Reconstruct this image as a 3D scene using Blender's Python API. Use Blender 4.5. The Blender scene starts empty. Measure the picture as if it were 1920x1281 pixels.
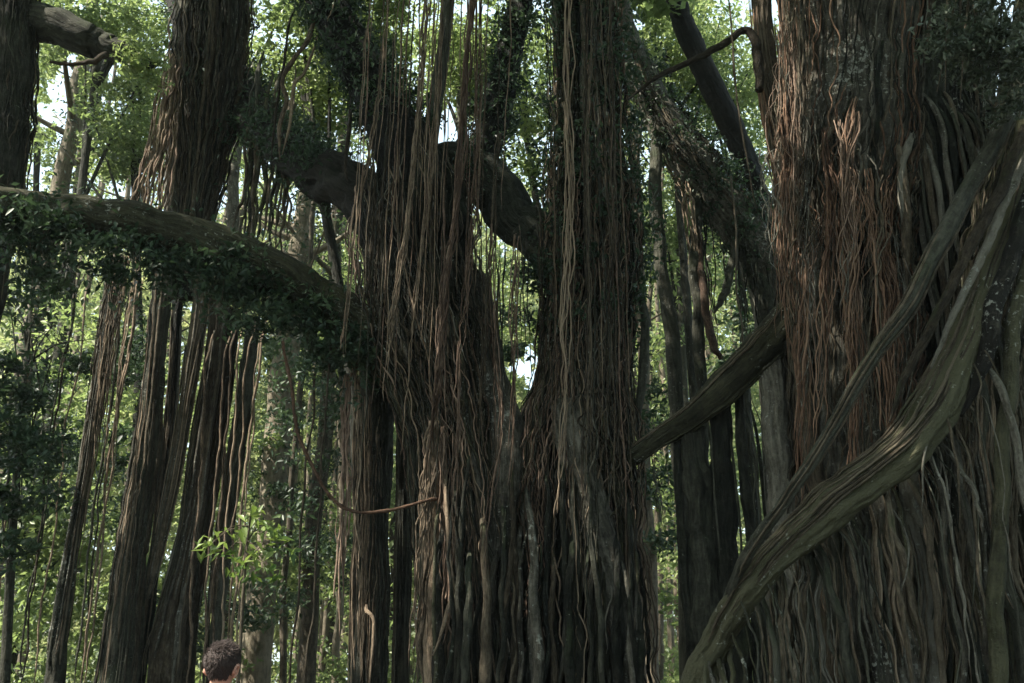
import bpy, math, random
import numpy as np
from mathutils import Vector, Matrix

S = bpy.context.scene
R = np.random.default_rng(7)
random.seed(7)

# ------------------------------------------------------------------ camera, sky, sun
FPX, PITCH, CAMZ = 1860.0, math.radians(18.7), 1.62
cam = bpy.data.cameras.new("camera")
cam.sensor_width = 36.0
cam.lens = 36.0 * FPX / 1920.0
cam.clip_start, cam.clip_end = 0.05, 600
camo = bpy.data.objects.new("camera", cam)
S.collection.objects.link(camo)
camo.location = (0, 0, CAMZ)
camo.rotation_euler = (math.radians(90) + PITCH, 0, 0)
S.camera = camo

SUN_EL, SUN_AZ = math.radians(50), math.radians(-110)      # azimuth from +Y, clockwise seen from above
w = bpy.data.worlds.new("World")
S.world = w
w.use_nodes = True
wn = w.node_tree
sky = wn.nodes.new("ShaderNodeTexSky")
sky.sky_type = 'NISHITA'
sky.sun_disc = False
sky.sun_elevation = SUN_EL
sky.sun_rotation = SUN_AZ
sky.dust_density = 3.0
sky.air_density = 1.0
bg = wn.nodes["Background"]
hz = wn.nodes.new("ShaderNodeMix")          # flat pale blue-green tint mixed in to colour the ambient light
hz.data_type = 'RGBA'
hz.inputs[0].default_value = 0.45
hz.inputs[7].default_value = (5.1, 6.3, 6.2, 1)
wn.links.new(sky.outputs[0], hz.inputs[6])
wn.links.new(hz.outputs[2], bg.inputs[0])
bg.inputs[1].default_value = 0.12
sun = bpy.data.lights.new("sun", 'SUN')
sun.energy = 5.0
sun.angle = math.radians(0.5)
sun.color = (1.0, 0.93, 0.80)
suno = bpy.data.objects.new("sun", sun)
S.collection.objects.link(suno)
sd = Vector((math.sin(SUN_AZ) * math.cos(SUN_EL), math.cos(SUN_AZ) * math.cos(SUN_EL), math.sin(SUN_EL)))
suno.rotation_euler = sd.to_track_quat('Z', 'Y').to_euler()
suno.location = sd * 40
S.view_settings.view_transform = 'Standard'
S.view_settings.look = 'None'
S.view_settings.exposure = 1.65
S.view_settings.gamma = 1.0
S.cycles.max_bounces = 8
S.cycles.diffuse_bounces = 4
S.cycles.transmission_bounces = 4
S.cycles.use_denoising = True

# ------------------------------------------------------------------ pixel helpers (photo 1920 x 1281)
CP, SP = math.cos(PITCH), math.sin(PITCH)


def P(px, py, Y):
    cx, cy = (px - 960) / FPX, (640.5 - py) / FPX
    t = Y / (CP - cy * SP)
    return np.array([t * cx, Y, CAMZ + t * (SP + cy * CP)])


def mpp(py, Y):
    cy = (640.5 - py) / FPX
    return Y / (CP - cy * SP) / FPX


def pix(pts):
    """world points (n,3) -> photo pixels"""
    x, y, z = pts[:, 0], pts[:, 1], pts[:, 2] - CAMZ
    dep = y * CP + z * SP
    return 960 + FPX * x / dep, 640.5 - FPX * (z * CP - y * SP) / dep


def spline(pts, n):
    """Catmull-Rom through rows of pts, n samples"""
    p = np.asarray(pts, float)
    if len(p) < 3:
        t = np.linspace(0, 1, n)[:, None]
        return p[0] * (1 - t) + p[-1] * t
    p = np.vstack([2 * p[0] - p[1], p, 2 * p[-1] - p[-2]])
    m = len(p) - 3
    u = np.linspace(0, m - 1e-6, n)
    i = u.astype(int)
    t = (u - i)[:, None]
    a, b, c, d = p[i], p[i + 1], p[i + 2], p[i + 3]
    return 0.5 * (2 * b + (c - a) * t + (2 * a - 5 * b + 4 * c - d) * t * t + (3 * b - a - 3 * c + d) * t ** 3)


def noise1(n, scale, amp, rng=None):
    """smooth random curve: n samples, about `scale` waves over the run"""
    rng = rng or R
    s = np.linspace(0, 1, n)
    o = np.zeros(n)
    for k in range(1, 6):
        f = scale * k * rng.uniform(0.6, 1.4)
        o += np.sin(2 * np.pi * (f * s + rng.random())) / k ** 1.1
    return o * amp * 0.55


def wpath(pts, n):
    """rows (px,py,Y,rpx) -> world path, radii"""
    q = np.array([[*P(a[0], a[1], a[2]), a[3] * mpp(a[1], a[2])] for a in pts])
    o = spline(q, n)
    return o[:, :3], np.maximum(o[:, 3], 0.002)


def frames(path):
    T = np.gradient(path, axis=0)
    T /= np.linalg.norm(T, axis=1)[:, None] + 1e-12
    ref = np.array([0, 1.0, 0])
    N = ref[None] - T * (T @ ref)[:, None]
    N /= np.linalg.norm(N, axis=1)[:, None] + 1e-9
    B = np.cross(T, N)
    return T, N, B


class MB:
    def __init__(s):
        s.v, s.q, s.t, s.uvq, s.uvt, s.tint, s.n = [], [], [], [], [], [], 0
        s.girth = 0.0

    def tube(s, path, rad, k=6, prof=None, cap=True):
        n = len(path)
        s.girth += float(np.mean(rad))
        T, N, B = frames(path)
        th = np.linspace(0, 2 * np.pi, k, endpoint=False)
        r = rad[:, None] * np.ones(k)[None] if prof is None else rad[:, None] * prof
        V = path[:, None, :] + r[..., None] * (np.cos(th)[None, :, None] * B[:, None, :] - np.sin(th)[None, :, None] * N[:, None, :])
        i = np.arange(n - 1)[:, None]
        j = np.arange(k)[None]
        a = i * k + j
        b = i * k + (j + 1) % k
        q = np.stack([a, b, b + k, a + k], -1).reshape(-1, 4) + s.n
        L = np.concatenate([[0], np.cumsum(np.linalg.norm(np.diff(path, axis=0), axis=1))])
        rm = float(np.mean(rad)) * 2 * np.pi
        off = R.random(2) * 20
        u0 = np.broadcast_to(j / k * rm, (n - 1, k))
        u1 = np.broadcast_to((j + 1) / k * rm, (n - 1, k))
        v0 = np.broadcast_to(L[:-1, None], (n - 1, k))
        v1 = np.broadcast_to(L[1:, None], (n - 1, k))
        uv = np.stack([np.stack([u0, v0], -1), np.stack([u1, v0], -1), np.stack([u1, v1], -1), np.stack([u0, v1], -1)], 2).reshape(-1, 4, 2) + off
        vv = V.reshape(-1, 3)
        s.v.append(vv)
        s.q.append(q)
        s.uvq.append(uv)
        cnt = len(vv)
        if cap:
            s.v.append(np.array([path[0], path[-1]]))
            c0, c1 = s.n + cnt, s.n + cnt + 1
            jj = np.arange(k)
            t0 = np.stack([np.full(k, c0), s.n + (jj + 1) % k, s.n + jj], -1)
            e = s.n + (n - 1) * k
            t1 = np.stack([np.full(k, c1), e + jj, e + (jj + 1) % k], -1)
            s.t += [t0, t1]
            s.uvt.append(np.tile(off, (2 * k, 3, 1)))
            cnt += 2
        s.tint.append(np.full(cnt, R.random()))
        s.n += cnt

    def raw(s, v, q=None, t=None, tint=0.5):
        v = np.asarray(v, float)
        s.v.append(v)
        if q is not None and len(q):
            q = np.asarray(q, int)
            s.q.append(q + s.n)
            s.uvq.append(np.zeros((len(q), 4, 2)))
        if t is not None and len(t):
            t = np.asarray(t, int)
            s.t.append(t + s.n)
            s.uvt.append(np.zeros((len(t), 3, 2)))
        s.tint.append(np.broadcast_to(tint, (len(v),)).astype(float))
        s.n += len(v)

    def leaves(s, c, size, up=0.6, width=0.42, droop=0.3, tint=None):
        """one folded leaf (two triangles) at each row of c"""
        n = len(c)
        if n == 0:
            return
        size = np.broadcast_to(size, (n,))[:, None] * R.uniform(0.7, 1.3, (n, 1))
        nr = R.normal(size=(n, 3))
        nr[:, 2] = np.abs(nr[:, 2]) * 0.6 + up
        nr /= np.linalg.norm(nr, axis=1)[:, None]
        d = R.normal(size=(n, 3))
        d[:, 2] -= droop
        d -= nr * np.sum(d * nr, 1)[:, None]
        d /= np.linalg.norm(d, axis=1)[:, None] + 1e-9
        sd_ = np.cross(nr, d)
        base = c - d * size * 0.5
        tip = c + d * size * 0.5 - nr * size * 0.08
        mid = c - d * size * 0.08
        l = mid + sd_ * size * width * 0.5 + nr * size * 0.07
        r = mid - sd_ * size * width * 0.5 + nr * size * 0.07
        v = np.stack([base, r, tip, l], 1).reshape(-1, 3)
        o = (np.arange(n) * 4)[:, None]
        t = np.concatenate([o + np.array([0, 1, 2]), o + np.array([0, 2, 3])])
        tt = R.random(n) if tint is None else np.clip(tint + R.normal(size=n) * 0.18, 0, 1)
        s.raw(v, None, t, np.repeat(tt, 4))

    def build(s, name, mat, parent=None, base=(0, 0, 0), smooth=True):
        v = np.concatenate(s.v) - np.asarray(base, float)
        nq = sum(len(a) for a in s.q)
        nt = sum(len(a) for a in s.t)
        loops, uv = [], []
        if nq:
            loops.append(np.concatenate(s.q).ravel())
            uv.append(np.concatenate(s.uvq).reshape(-1, 2))
        if nt:
            loops.append(np.concatenate(s.t).ravel())
            uv.append(np.concatenate(s.uvt).reshape(-1, 2))
        loops = np.concatenate(loops)
        uv = np.concatenate(uv)
        me = bpy.data.meshes.new(name)
        me.vertices.add(len(v))
        me.vertices.foreach_set("co", v.astype(np.float32).ravel())
        me.loops.add(len(loops))
        me.loops.foreach_set("vertex_index", loops.astype(np.int32))
        me.polygons.add(nq + nt)
        st = np.concatenate([np.arange(nq) * 4, nq * 4 + np.arange(nt) * 3])
        me.polygons.foreach_set("loop_start", st.astype(np.int32))
        me.polygons.foreach_set("loop_total", np.concatenate([np.full(nq, 4), np.full(nt, 3)]).astype(np.int32))
        me.polygons.foreach_set("use_smooth", np.full(nq + nt, smooth))
        ul = me.uv_layers.new(name="uv")
        ul.data.foreach_set("uv", uv.astype(np.float32).ravel())
        at = me.attributes.new("tint", 'FLOAT', 'POINT')
        at.data.foreach_set("value", np.concatenate(s.tint).astype(np.float32))
        me.update()
        me.validate()
        me.materials.append(mat)
        o = bpy.data.objects.new(name, me)
        S.collection.objects.link(o)
        if parent is not None:
            o.parent = parent
        else:
            o.location = base
        return o


def tag(o, label=None, cat=None, group=None, kind=None):
    for k_, v_ in (("label", label), ("category", cat), ("group", group), ("kind", kind)):
        if v_:
            o[k_] = v_
    return o


class Thing:
    """an Empty at the thing's base; parts are meshes in world coordinates, shifted to it"""

    def __init__(s, name, base, label, cat, group=None):
        s.e = bpy.data.objects.new(name, None)
        S.collection.objects.link(s.e)
        s.base = np.asarray(base, float)
        s.e.location = tuple(s.base)
        s.e.empty_display_size = 0.3
        tag(s.e, label, cat, group)

        s.pool = []

    def part(s, name, mb, mat, parent=None):
        return mb.build(name, mat, parent or s.e, s.base)

    def strand(s, name, mb, mat):
        """keep a root for finish(): the hundred largest become parts, the countless rest one fine web"""
        v = np.concatenate(mb.v)
        s.pool.append((float(np.linalg.norm(v.max(0) - v.min(0))) * mb.girth, name, mb, mat))

    def finish(s, most=98):
        s.pool.sort(key=lambda a: -a[0])
        for _, name, mb, mat in s.pool[:most]:
            s.part(name, mb, mat)
        rest = s.pool[most:]
        if rest:
            mats = []
            for a in rest:
                if a[3] not in mats:
                    mats.append(a[3])
            big = MB()
            qi, ti = [], []
            for _, _, mb, mat in rest:
                k = mats.index(mat)
                big.v += mb.v
                big.q += [q + big.n for q in mb.q]
                big.t += [t + big.n for t in mb.t]
                big.uvq += mb.uvq
                big.uvt += mb.uvt
                big.tint += mb.tint
                big.n += mb.n
                qi += [np.full(len(q), k) for q in mb.q]
                ti += [np.full(len(t), k) for t in mb.t]
            o = s.part("fine_root_web", big, mats[0])
            for m in mats[1:]:
                o.data.materials.append(m)
            o.data.polygons.foreach_set("material_index", np.concatenate(qi + ti).astype(np.int32))
            tag(o, kind="stuff")
        s.pool = []


# ------------------------------------------------------------------ materials
def nodes(m):
    m.use_nodes = True
    nt = m.node_tree
    return nt, nt.nodes["Principled BSDF"]


def ramp(nt, fac, stops):
    r = nt.nodes.new("ShaderNodeValToRGB")
    e = r.color_ramp.elements
    while len(e) < len(stops):
        e.new(0.5)
    for x, (p, c) in zip(e, stops):
        x.position = p
        x.color = (*c, 1)
    nt.links.new(fac, r.inputs[0])
    return r.outputs[0]


def mixc(nt, fac, a, b):
    m = nt.nodes.new("ShaderNodeMix")
    m.data_type = 'RGBA'
    for sock, val in ((m.inputs[0], fac), (m.inputs[6], a), (m.inputs[7], b)):
        if hasattr(val, "is_linked"):
            nt.links.new(val, sock)
        elif isinstance(val, tuple):
            sock.default_value = (*val, 1)
        else:
            sock.default_value = val
    return m.outputs[2]


def math_(nt, op, a, b=None, clamp=False):
    m = nt.nodes.new("ShaderNodeMath")
    m.operation = op
    m.use_clamp = clamp
    for sock, val in zip(m.inputs, (a, b)):
        if val is None:
            continue
        if hasattr(val, "is_linked"):
            nt.links.new(val, sock)
        else:
            sock.default_value = val
    return m.outputs[0]


def tex(nt, kind, vec, scale, detail=4, rough=0.6):
    t = nt.nodes.new("ShaderNodeTexNoise" if kind == "noise" else "ShaderNodeTexVoronoi")
    t.inputs["Scale"].default_value = scale
    if kind == "noise":
        t.inputs["Detail"].default_value = detail
        t.inputs["Roughness"].default_value = rough
    nt.links.new(vec, t.inputs["Vector"])
    return t


def mapping(nt, vec, scale):
    m = nt.nodes.new("ShaderNodeMapping")
    m.inputs["Scale"].default_value = scale
    nt.links.new(vec, m.inputs["Vector"])
    return m.outputs[0]


def bark(name, dark, mid, light, moss=0.3, lichen=0.3, bump=0.5, grain=30.0, mosscol=(0.035, 0.05, 0.018), rough=0.9):
    m = bpy.data.materials.new(name)
    nt, b = nodes(m)
    tc = nt.nodes.new("ShaderNodeTexCoord")
    at = nt.nodes.new("ShaderNodeAttribute")
    at.attribute_name = "tint"
    oi = nt.nodes.new("ShaderNodeObjectInfo")
    uvs = mapping(nt, tc.outputs["UV"], (grain, grain * 0.16, 1))
    fib = tex(nt, "noise", uvs, 1.0, 6, 0.65)
    crk = tex(nt, "voronoi", mapping(nt, tc.outputs["UV"], (grain * 0.7, grain * 0.11, 1)), 1.0)
    big = tex(nt, "noise", tc.outputs["Object"], 1.3, 4, 0.6)
    med = tex(nt, "noise", tc.outputs["Object"], 8.0, 5, 0.7)
    fine = tex(nt, "noise", tc.outputs["Object"], 38.0, 3, 0.7)
    v = math_(nt, 'ADD', math_(nt, 'MULTIPLY', fib.outputs[0], 0.40), math_(nt, 'MULTIPLY', big.outputs[0], 0.22))
    v = math_(nt, 'ADD', v, math_(nt, 'ADD', math_(nt, 'MULTIPLY', med.outputs[0], 0.24), math_(nt, 'MULTIPLY', fine.outputs[0], 0.14)))
    v = math_(nt, 'ADD', v, math_(nt, 'MULTIPLY', math_(nt, 'SUBTRACT', at.outputs["Fac"], 0.5), 0.16))
    v = math_(nt, 'ADD', v, math_(nt, 'MULTIPLY', math_(nt, 'SUBTRACT', oi.outputs["Random"], 0.5), 0.14))
    col = ramp(nt, v, [(0.39, dark), (0.50, mid), (0.62, light)])
    # moss, green where damp, more on upward faces
    geo = nt.nodes.new("ShaderNodeNewGeometry")
    sep = nt.nodes.new("ShaderNodeSeparateXYZ")
    nt.links.new(geo.outputs["Normal"], sep.inputs[0])
    mn = tex(nt, "noise", tc.outputs["Object"], 2.3, 5, 0.7)
    f = math_(nt, 'ADD', mn.outputs[0], math_(nt, 'MULTIPLY', sep.outputs[2], 0.22))
    f = math_(nt, 'MULTIPLY', math_(nt, 'SUBTRACT', f, 0.70 - 0.3 * moss), 6.0, True)
    col = mixc(nt, math_(nt, 'MULTIPLY', f, min(1.0, 0.5 + moss * 0.4)), col, mosscol)
    # lichen: pale grey-green crusts
    ln = tex(nt, "noise", tc.outputs["Object"], 19.0, 4, 0.65)
    lb = tex(nt, "noise", tc.outputs["Object"], 1.1, 2, 0.5)
    g = math_(nt, 'ADD', ln.outputs[0], math_(nt, 'MULTIPLY', math_(nt, 'SUBTRACT', lb.outputs[0], 0.5), 0.6))
    g = math_(nt, 'MULTIPLY', math_(nt, 'SUBTRACT', g, 0.77 - 0.17 * lichen), 14.0, True)
    col = mixc(nt, math_(nt, 'MULTIPLY', g, min(0.85, lichen * 1.2)), col, (0.30, 0.31, 0.27))
    nt.links.new(col, b.inputs["Base Color"])
    b.inputs["Roughness"].default_value = rough
    b.inputs["Specular IOR Level"].default_value = 0.25
    h = math_(nt, 'SUBTRACT', fib.outputs[0], math_(nt, 'MULTIPLY', crk.outputs["Distance"], 0.35))
    h = math_(nt, 'ADD', h, math_(nt, 'ADD', math_(nt, 'MULTIPLY', med.outputs[0], 0.7), math_(nt, 'MULTIPLY', fine.outputs[0], 0.25)))
    bp = nt.nodes.new("ShaderNodeBump")
    bp.inputs["Strength"].default_value = bump
    bp.inputs["Distance"].default_value = 0.06
    nt.links.new(h, bp.inputs["Height"])
    nt.links.new(bp.outputs[0], b.inputs["Normal"])
    return m


def leafmat(name, dark, mid, light, trans=0.45, rough=0.45, tcol=(0.16, 0.26, 0.03)):
    m = bpy.data.materials.new(name)
    nt, b = nodes(m)
    at = nt.nodes.new("ShaderNodeAttribute")
    at.attribute_name = "tint"
    col = ramp(nt, at.outputs["Fac"], [(0.1, dark), (0.5, mid), (0.92, light)])
    nt.links.new(col, b.inputs["Base Color"])
    b.inputs["Roughness"].default_value = rough
    b.inputs["Specular IOR Level"].default_value = 0.4
    t = nt.nodes.new("ShaderNodeBsdfTranslucent")
    nt.links.new(mixc(nt, 0.6, col, tcol), t.inputs[0])
    mx = nt.nodes.new("ShaderNodeMixShader")
    mx.inputs[0].default_value = trans
    nt.links.new(b.outputs[0], mx.inputs[1])
    nt.links.new(t.outputs[0], mx.inputs[2])
    nt.links.new(mx.outputs[0], nt.nodes["Material Output"].inputs[0])
    return m


def plain(name, col, rough=0.8, bump=0.0, scale=60.0, col2=None, sss=0.0):
    m = bpy.data.materials.new(name)
    nt, b = nodes(m)
    tc = nt.nodes.new("ShaderNodeTexCoord")
    n = tex(nt, "noise", tc.outputs["Object"], scale, 4)
    c2 = col2 or tuple(x * 0.7 for x in col)
    nt.links.new(ramp(nt, n.outputs[0], [(0.3, c2), (0.7, col)]), b.inputs["Base Color"])
    b.inputs["Roughness"].default_value = rough
    if sss:
        b.inputs["Subsurface Weight"].default_value = sss
        b.inputs["Subsurface Radius"].default_value = (0.01, 0.004, 0.002)
    if bump:
        bp = nt.nodes.new("ShaderNodeBump")
        bp.inputs["Strength"].default_value = bump
        bp.inputs["Distance"].default_value = 0.01
        nt.links.new(n.outputs[0], bp.inputs["Height"])
        nt.links.new(bp.outputs[0], b.inputs["Normal"])
    return m


M = {
    "bark": bark("banyan_bark", (0.0063, 0.0072, 0.0050), (0.0266, 0.0274, 0.0194), (0.0729, 0.0734, 0.0547), 0.45, 0.45, 0.9, 26, (0.026, 0.036, 0.016)),
    "dark": bark("shade_dark_bark", (0.0034, 0.0040, 0.0031), (0.0122, 0.0136, 0.0094), (0.0340, 0.0368, 0.0267), 0.5, 0.15, 0.9, 22, (0.014, 0.020, 0.010)),  # darkened bark; stem cores carry the shade between cords in this colour
    "mossy": bark("mossy_bark", (0.0083, 0.0085, 0.0052), (0.0311, 0.0306, 0.0176), (0.0794, 0.0780, 0.0456), 0.42, 0.66, 1.0, 24, (0.036, 0.037, 0.013)),
    "root": bark("brown_root", (0.0158, 0.0123, 0.0076), (0.0559, 0.0443, 0.0298), (0.1292, 0.1070, 0.0749), 0.25, 0.2, 0.7, 55),
    "pale": bark("pale_root", (0.0450, 0.0333, 0.0225), (0.1485, 0.1098, 0.0756), (0.2790, 0.2160, 0.1530), 0.05, 0.0, 0.5, 80),
    "pink": bark("pinkish_root", (0.0450, 0.0288, 0.0198), (0.1350, 0.0918, 0.0666), (0.2520, 0.1800, 0.1350), 0.0, 0.0, 0.4, 80),
    "red": bark("red_root", (0.0382, 0.0204, 0.0127), (0.1148, 0.0663, 0.0425), (0.2210, 0.1403, 0.0935), 0.0, 0.0, 0.4, 80),
    "black": bark("silhouette_bark", (0.002, 0.002, 0.002), (0.008, 0.0075, 0.006), (0.024, 0.022, 0.017), 0.4, 0.05, 0.9, 22, (0.008, 0.011, 0.006)),  # bark coloured near-black in place of shade and backlight
    "grey": bark("lichen_bark", (0.0108, 0.0100, 0.0078), (0.0629, 0.0584, 0.0452), (0.1722, 0.1622, 0.1311), 0.25, 0.8, 0.9, 26, (0.028, 0.036, 0.016)),
    "far": bark("forest_bark", (0.0315, 0.0270, 0.0189), (0.0990, 0.0828, 0.0594), (0.1980, 0.1710, 0.1260), 0.5, 0.3, 0.5, 20),
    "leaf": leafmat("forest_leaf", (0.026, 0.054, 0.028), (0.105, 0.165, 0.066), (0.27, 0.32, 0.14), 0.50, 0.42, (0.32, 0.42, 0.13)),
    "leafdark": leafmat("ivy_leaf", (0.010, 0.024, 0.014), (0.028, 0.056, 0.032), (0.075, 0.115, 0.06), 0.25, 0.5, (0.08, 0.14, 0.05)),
    "leaffar": leafmat("hazed_leaf", (0.07, 0.105, 0.055), (0.17, 0.22, 0.105), (0.33, 0.35, 0.18), 0.50, 0.6, (0.42, 0.47, 0.19)),  # paled to put distance haze into the leaf colour
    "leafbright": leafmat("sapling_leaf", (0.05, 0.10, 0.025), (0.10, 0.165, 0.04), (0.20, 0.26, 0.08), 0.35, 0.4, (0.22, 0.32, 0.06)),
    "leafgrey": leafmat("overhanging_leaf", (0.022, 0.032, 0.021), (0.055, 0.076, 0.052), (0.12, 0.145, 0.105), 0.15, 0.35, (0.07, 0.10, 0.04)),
    "soil": plain("forest_soil", (0.05, 0.036, 0.022), 0.95, 0.6, 6.0, (0.02, 0.018, 0.01)),
}


# ------------------------------------------------------------------ growers
def flute(n, k, m, depth=0.3, wander=0.5, length=6.0):
    """cross-section of fused roots: m cords that drift, merge and part along the stem (n rings, k sides)"""
    th = np.linspace(0, 2 * np.pi, k, endpoint=False)[None]
    out = np.zeros((n, k))
    for i in range(m):
        c = 2 * np.pi * (i + R.uniform(-0.4, 0.4)) / m + noise1(n, max(0.6, length * 0.25), wander * 2 * np.pi / m * 1.3)
        wd = 2 * np.pi / m * R.uniform(0.45, 1.0) * (1 + noise1(n, length * 0.3, 0.25))
        d = (th - c[:, None] + np.pi) % (2 * np.pi) - np.pi
        h = R.uniform(0.55, 1.0) * (1 + noise1(n, length * 0.3, 0.3))
        out = np.maximum(out, h[:, None] * np.sqrt(np.clip(1 - (d / wd[:, None]) ** 2, 0, 1)))
    return 1 - depth * 0.75 + depth * out


def limb(T, name, pts, mat, n=90, k=48, m=9, depth=0.3, wob=0.0, parent=None):
    path, rad = wpath(pts, n)
    if wob:
        for a in (0, 1, 2):
            path[:, a] += noise1(n, 3, wob) * rad
    L = float(np.linalg.norm(np.diff(path, axis=0), axis=1).sum())
    rad = rad * (1 + noise1(n, max(1.5, L * 0.5), 0.07) + noise1(n, max(3, L * 1.6), 0.035))
    mb = MB()
    pr = flute(n, k, m, depth, 0.6, L) if m else None
    if m and k >= 36:
        pr = pr * flute(n, k, min(k // 4, m * 3), 0.12, 0.9, L)
    mb.tube(path, rad, k, pr)
    return T.part(name, mb, mat, parent), path, rad


def strand_path(ctrl, r0, r1, n, wob, waves):
    """world control points -> wandering path with taper"""
    p = spline(ctrl, n)
    L = float(np.linalg.norm(np.diff(p, axis=0), axis=1).sum())
    for a in (0, 1):
        p[:, a] += noise1(n, max(1.0, waves * L), wob)
    rad = np.linspace(r0, r1, n) * (1 + noise1(n, max(1.5, L * 1.2), 0.16))
    return p, np.maximum(rad, 0.0015)


def cords(T, path, rad, count, rr, mat, name="aerial_root", s0=(0, 0.5), s1=(0.6, 1.0), front=1.0, lift=0.95, wander=0.3, k=7, mats=None, step=0.07, loose=0.08):
    """separate root cords that climb along a stem's surface"""
    n = len(path)
    Tn, N, B = frames(path)
    L = float(np.linalg.norm(np.diff(path, axis=0), axis=1).sum())
    for i in range(count):
        a, b = R.uniform(*s0), R.uniform(*s1)
        if b - a < 0.12:
            continue
        m = max(12, int(L * (b - a) / step))
        s = np.linspace(a, b, m) * (n - 1)
        ii = np.minimum(s.astype(int), n - 2)
        f = (s - ii)[:, None]
        C = path[ii] * (1 - f) + path[ii + 1] * f
        Nn = N[ii] * (1 - f) + N[ii + 1] * f
        Bb = B[ii] * (1 - f) + B[ii + 1] * f
        r = rad[ii] * (1 - f[:, 0]) + rad[ii + 1] * f[:, 0]
        ph0 = np.pi / 2 + R.uniform(-1, 1) * np.pi / 2 * front * 1.1
        ph = ph0 + noise1(m, max(0.8, L * (b - a) * 0.22), wander * 0.35) + noise1(m, L * (b - a) * 0.9, wander * 0.07)
        lf = lift + R.uniform(-0.08, loose) + noise1(m, max(0.8, L * 0.3), 0.05)
        q = C + (r * lf)[:, None] * (np.cos(ph)[:, None] * Bb - np.sin(ph)[:, None] * Nn)
        w0 = R.uniform(*rr)
        w = w0 * np.linspace(R.uniform(0.7, 1.0), R.uniform(0.8, 1.25), m) * (1 + noise1(m, L * 0.5, 0.15))
        w[-2:] *= 0.5
        mb = MB()
        mb.tube(q, np.maximum(w, 0.002), k)
        T.strand(name, mb, mats[R.integers(len(mats))] if mats else mat)


def tress(T, path, rad, count, per, rr, mats, s0=(0, 0.5), s1=(0.5, 1.0), front=1.0, lift=1.05, spread=0.22, name="aerial_root", step=0.08, wander=0.13, loose=0.10):
    """locks of fine roots lying along a stem: each lock is a few thin cords that braid and fray"""
    n = len(path)
    Tn, N, B = frames(path)
    L = float(np.linalg.norm(np.diff(path, axis=0), axis=1).sum())
    for i in range(count):
        a, b = R.uniform(*s0), R.uniform(*s1)
        if b - a < 0.1:
            continue
        ph0 = np.pi / 2 + R.uniform(-1, 1) * np.pi / 2 * front * 1.1
        m = max(14, int(L * (b - a) / step))
        drift = noise1(m, max(0.8, L * (b - a) * 0.2), wander)
        mb = MB()
        for c in range(per):
            aa, bb = a + R.uniform(0, 0.25) * (b - a) * (c > 0), b - R.uniform(0, 0.35) * (b - a) * (c > 0)
            s = np.linspace(aa, bb, m) * (n - 1)
            ii = np.minimum(s.astype(int), n - 2)
            f = (s - ii)[:, None]
            C = path[ii] * (1 - f) + path[ii + 1] * f
            Nn = N[ii] * (1 - f) + N[ii + 1] * f
            Bb = B[ii] * (1 - f) + B[ii + 1] * f
            r = rad[ii] * (1 - f[:, 0]) + rad[ii + 1] * f[:, 0]
            ph = ph0 + drift + R.normal() * spread + noise1(m, max(0.8, L * 0.25), spread * 0.32) + noise1(m, L * 1.2, 0.012)
            lf = lift + R.uniform(-0.06, loose) + noise1(m, max(0.8, L * 0.3), 0.04)
            q = C + (r * lf)[:, None] * (np.cos(ph)[:, None] * Bb - np.sin(ph)[:, None] * Nn)
            w = R.uniform(*rr) * (1 + noise1(m, L * 0.6, 0.2))
            w[:2] *= 0.5
            w[-3:] *= np.array([0.8, 0.6, 0.3])
            mb.tube(q, np.maximum(w, 0.002), 5)
        T.strand(name, mb, mats[R.integers(len(mats))])


def bundle(T, pts, count, spread, rr, mat, name="aerial_root", k=5, fray=0.0, step=0.06, wob=0.012):
    """a hanging rope of thin roots: pts rows (px,py,Y)"""
    ctrl = np.array([P(*a) for a in pts])
    L = float(np.linalg.norm(np.diff(ctrl, axis=0), axis=1).sum())
    n = max(20, int(L / step))
    base = spline(ctrl, n)
    s = np.linspace(0, 1, n)
    mb = MB()
    for i in range(count):
        end = R.uniform(1 - fray, 1.0) if fray else 1.0
        beg = R.uniform(0, 0.25) if i > count // 2 else 0
        sel = (s <= end) & (s >= beg)
        if sel.sum() < 8:
            continue
        sp = spread * (0.35 + 0.65 * np.abs(noise1(n, max(1, L * 0.35), 1.0))) * R.uniform(0.3, 1.2)
        ph = R.uniform(0, 6.28) + noise1(n, max(1, L * 0.25), 1.5)
        p = base.copy()
        p[:, 0] += sp * np.cos(ph) + noise1(n, L * 1.3, wob)
        p[:, 1] += sp * np.sin(ph) * 0.6 + noise1(n, L * 1.3, wob)
        rad = R.uniform(*rr) * 0.72 * np.linspace(1.1, 0.75, n) * (1 + noise1(n, L, 0.2))
        p, rad = p[sel], np.maximum(rad[sel], 0.0015)
        rad[-3:] *= np.array([0.8, 0.6, 0.3])
        mb.tube(p, rad, k)
    if mb.n:
        T.strand(name, mb, mat)


def drop(px, y0, y1, Y, sway=0):
    """a plumb line from pixel (px,y0) to the height of row y1"""
    a = P(px, y0, Y)
    b = P(px, y1, Y)
    return np.array([a, [a[0] + sway * 0.5, Y, (a[2] * 0.5 + b[2] * 0.5)], [a[0] + sway, Y, b[2]]])


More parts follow.
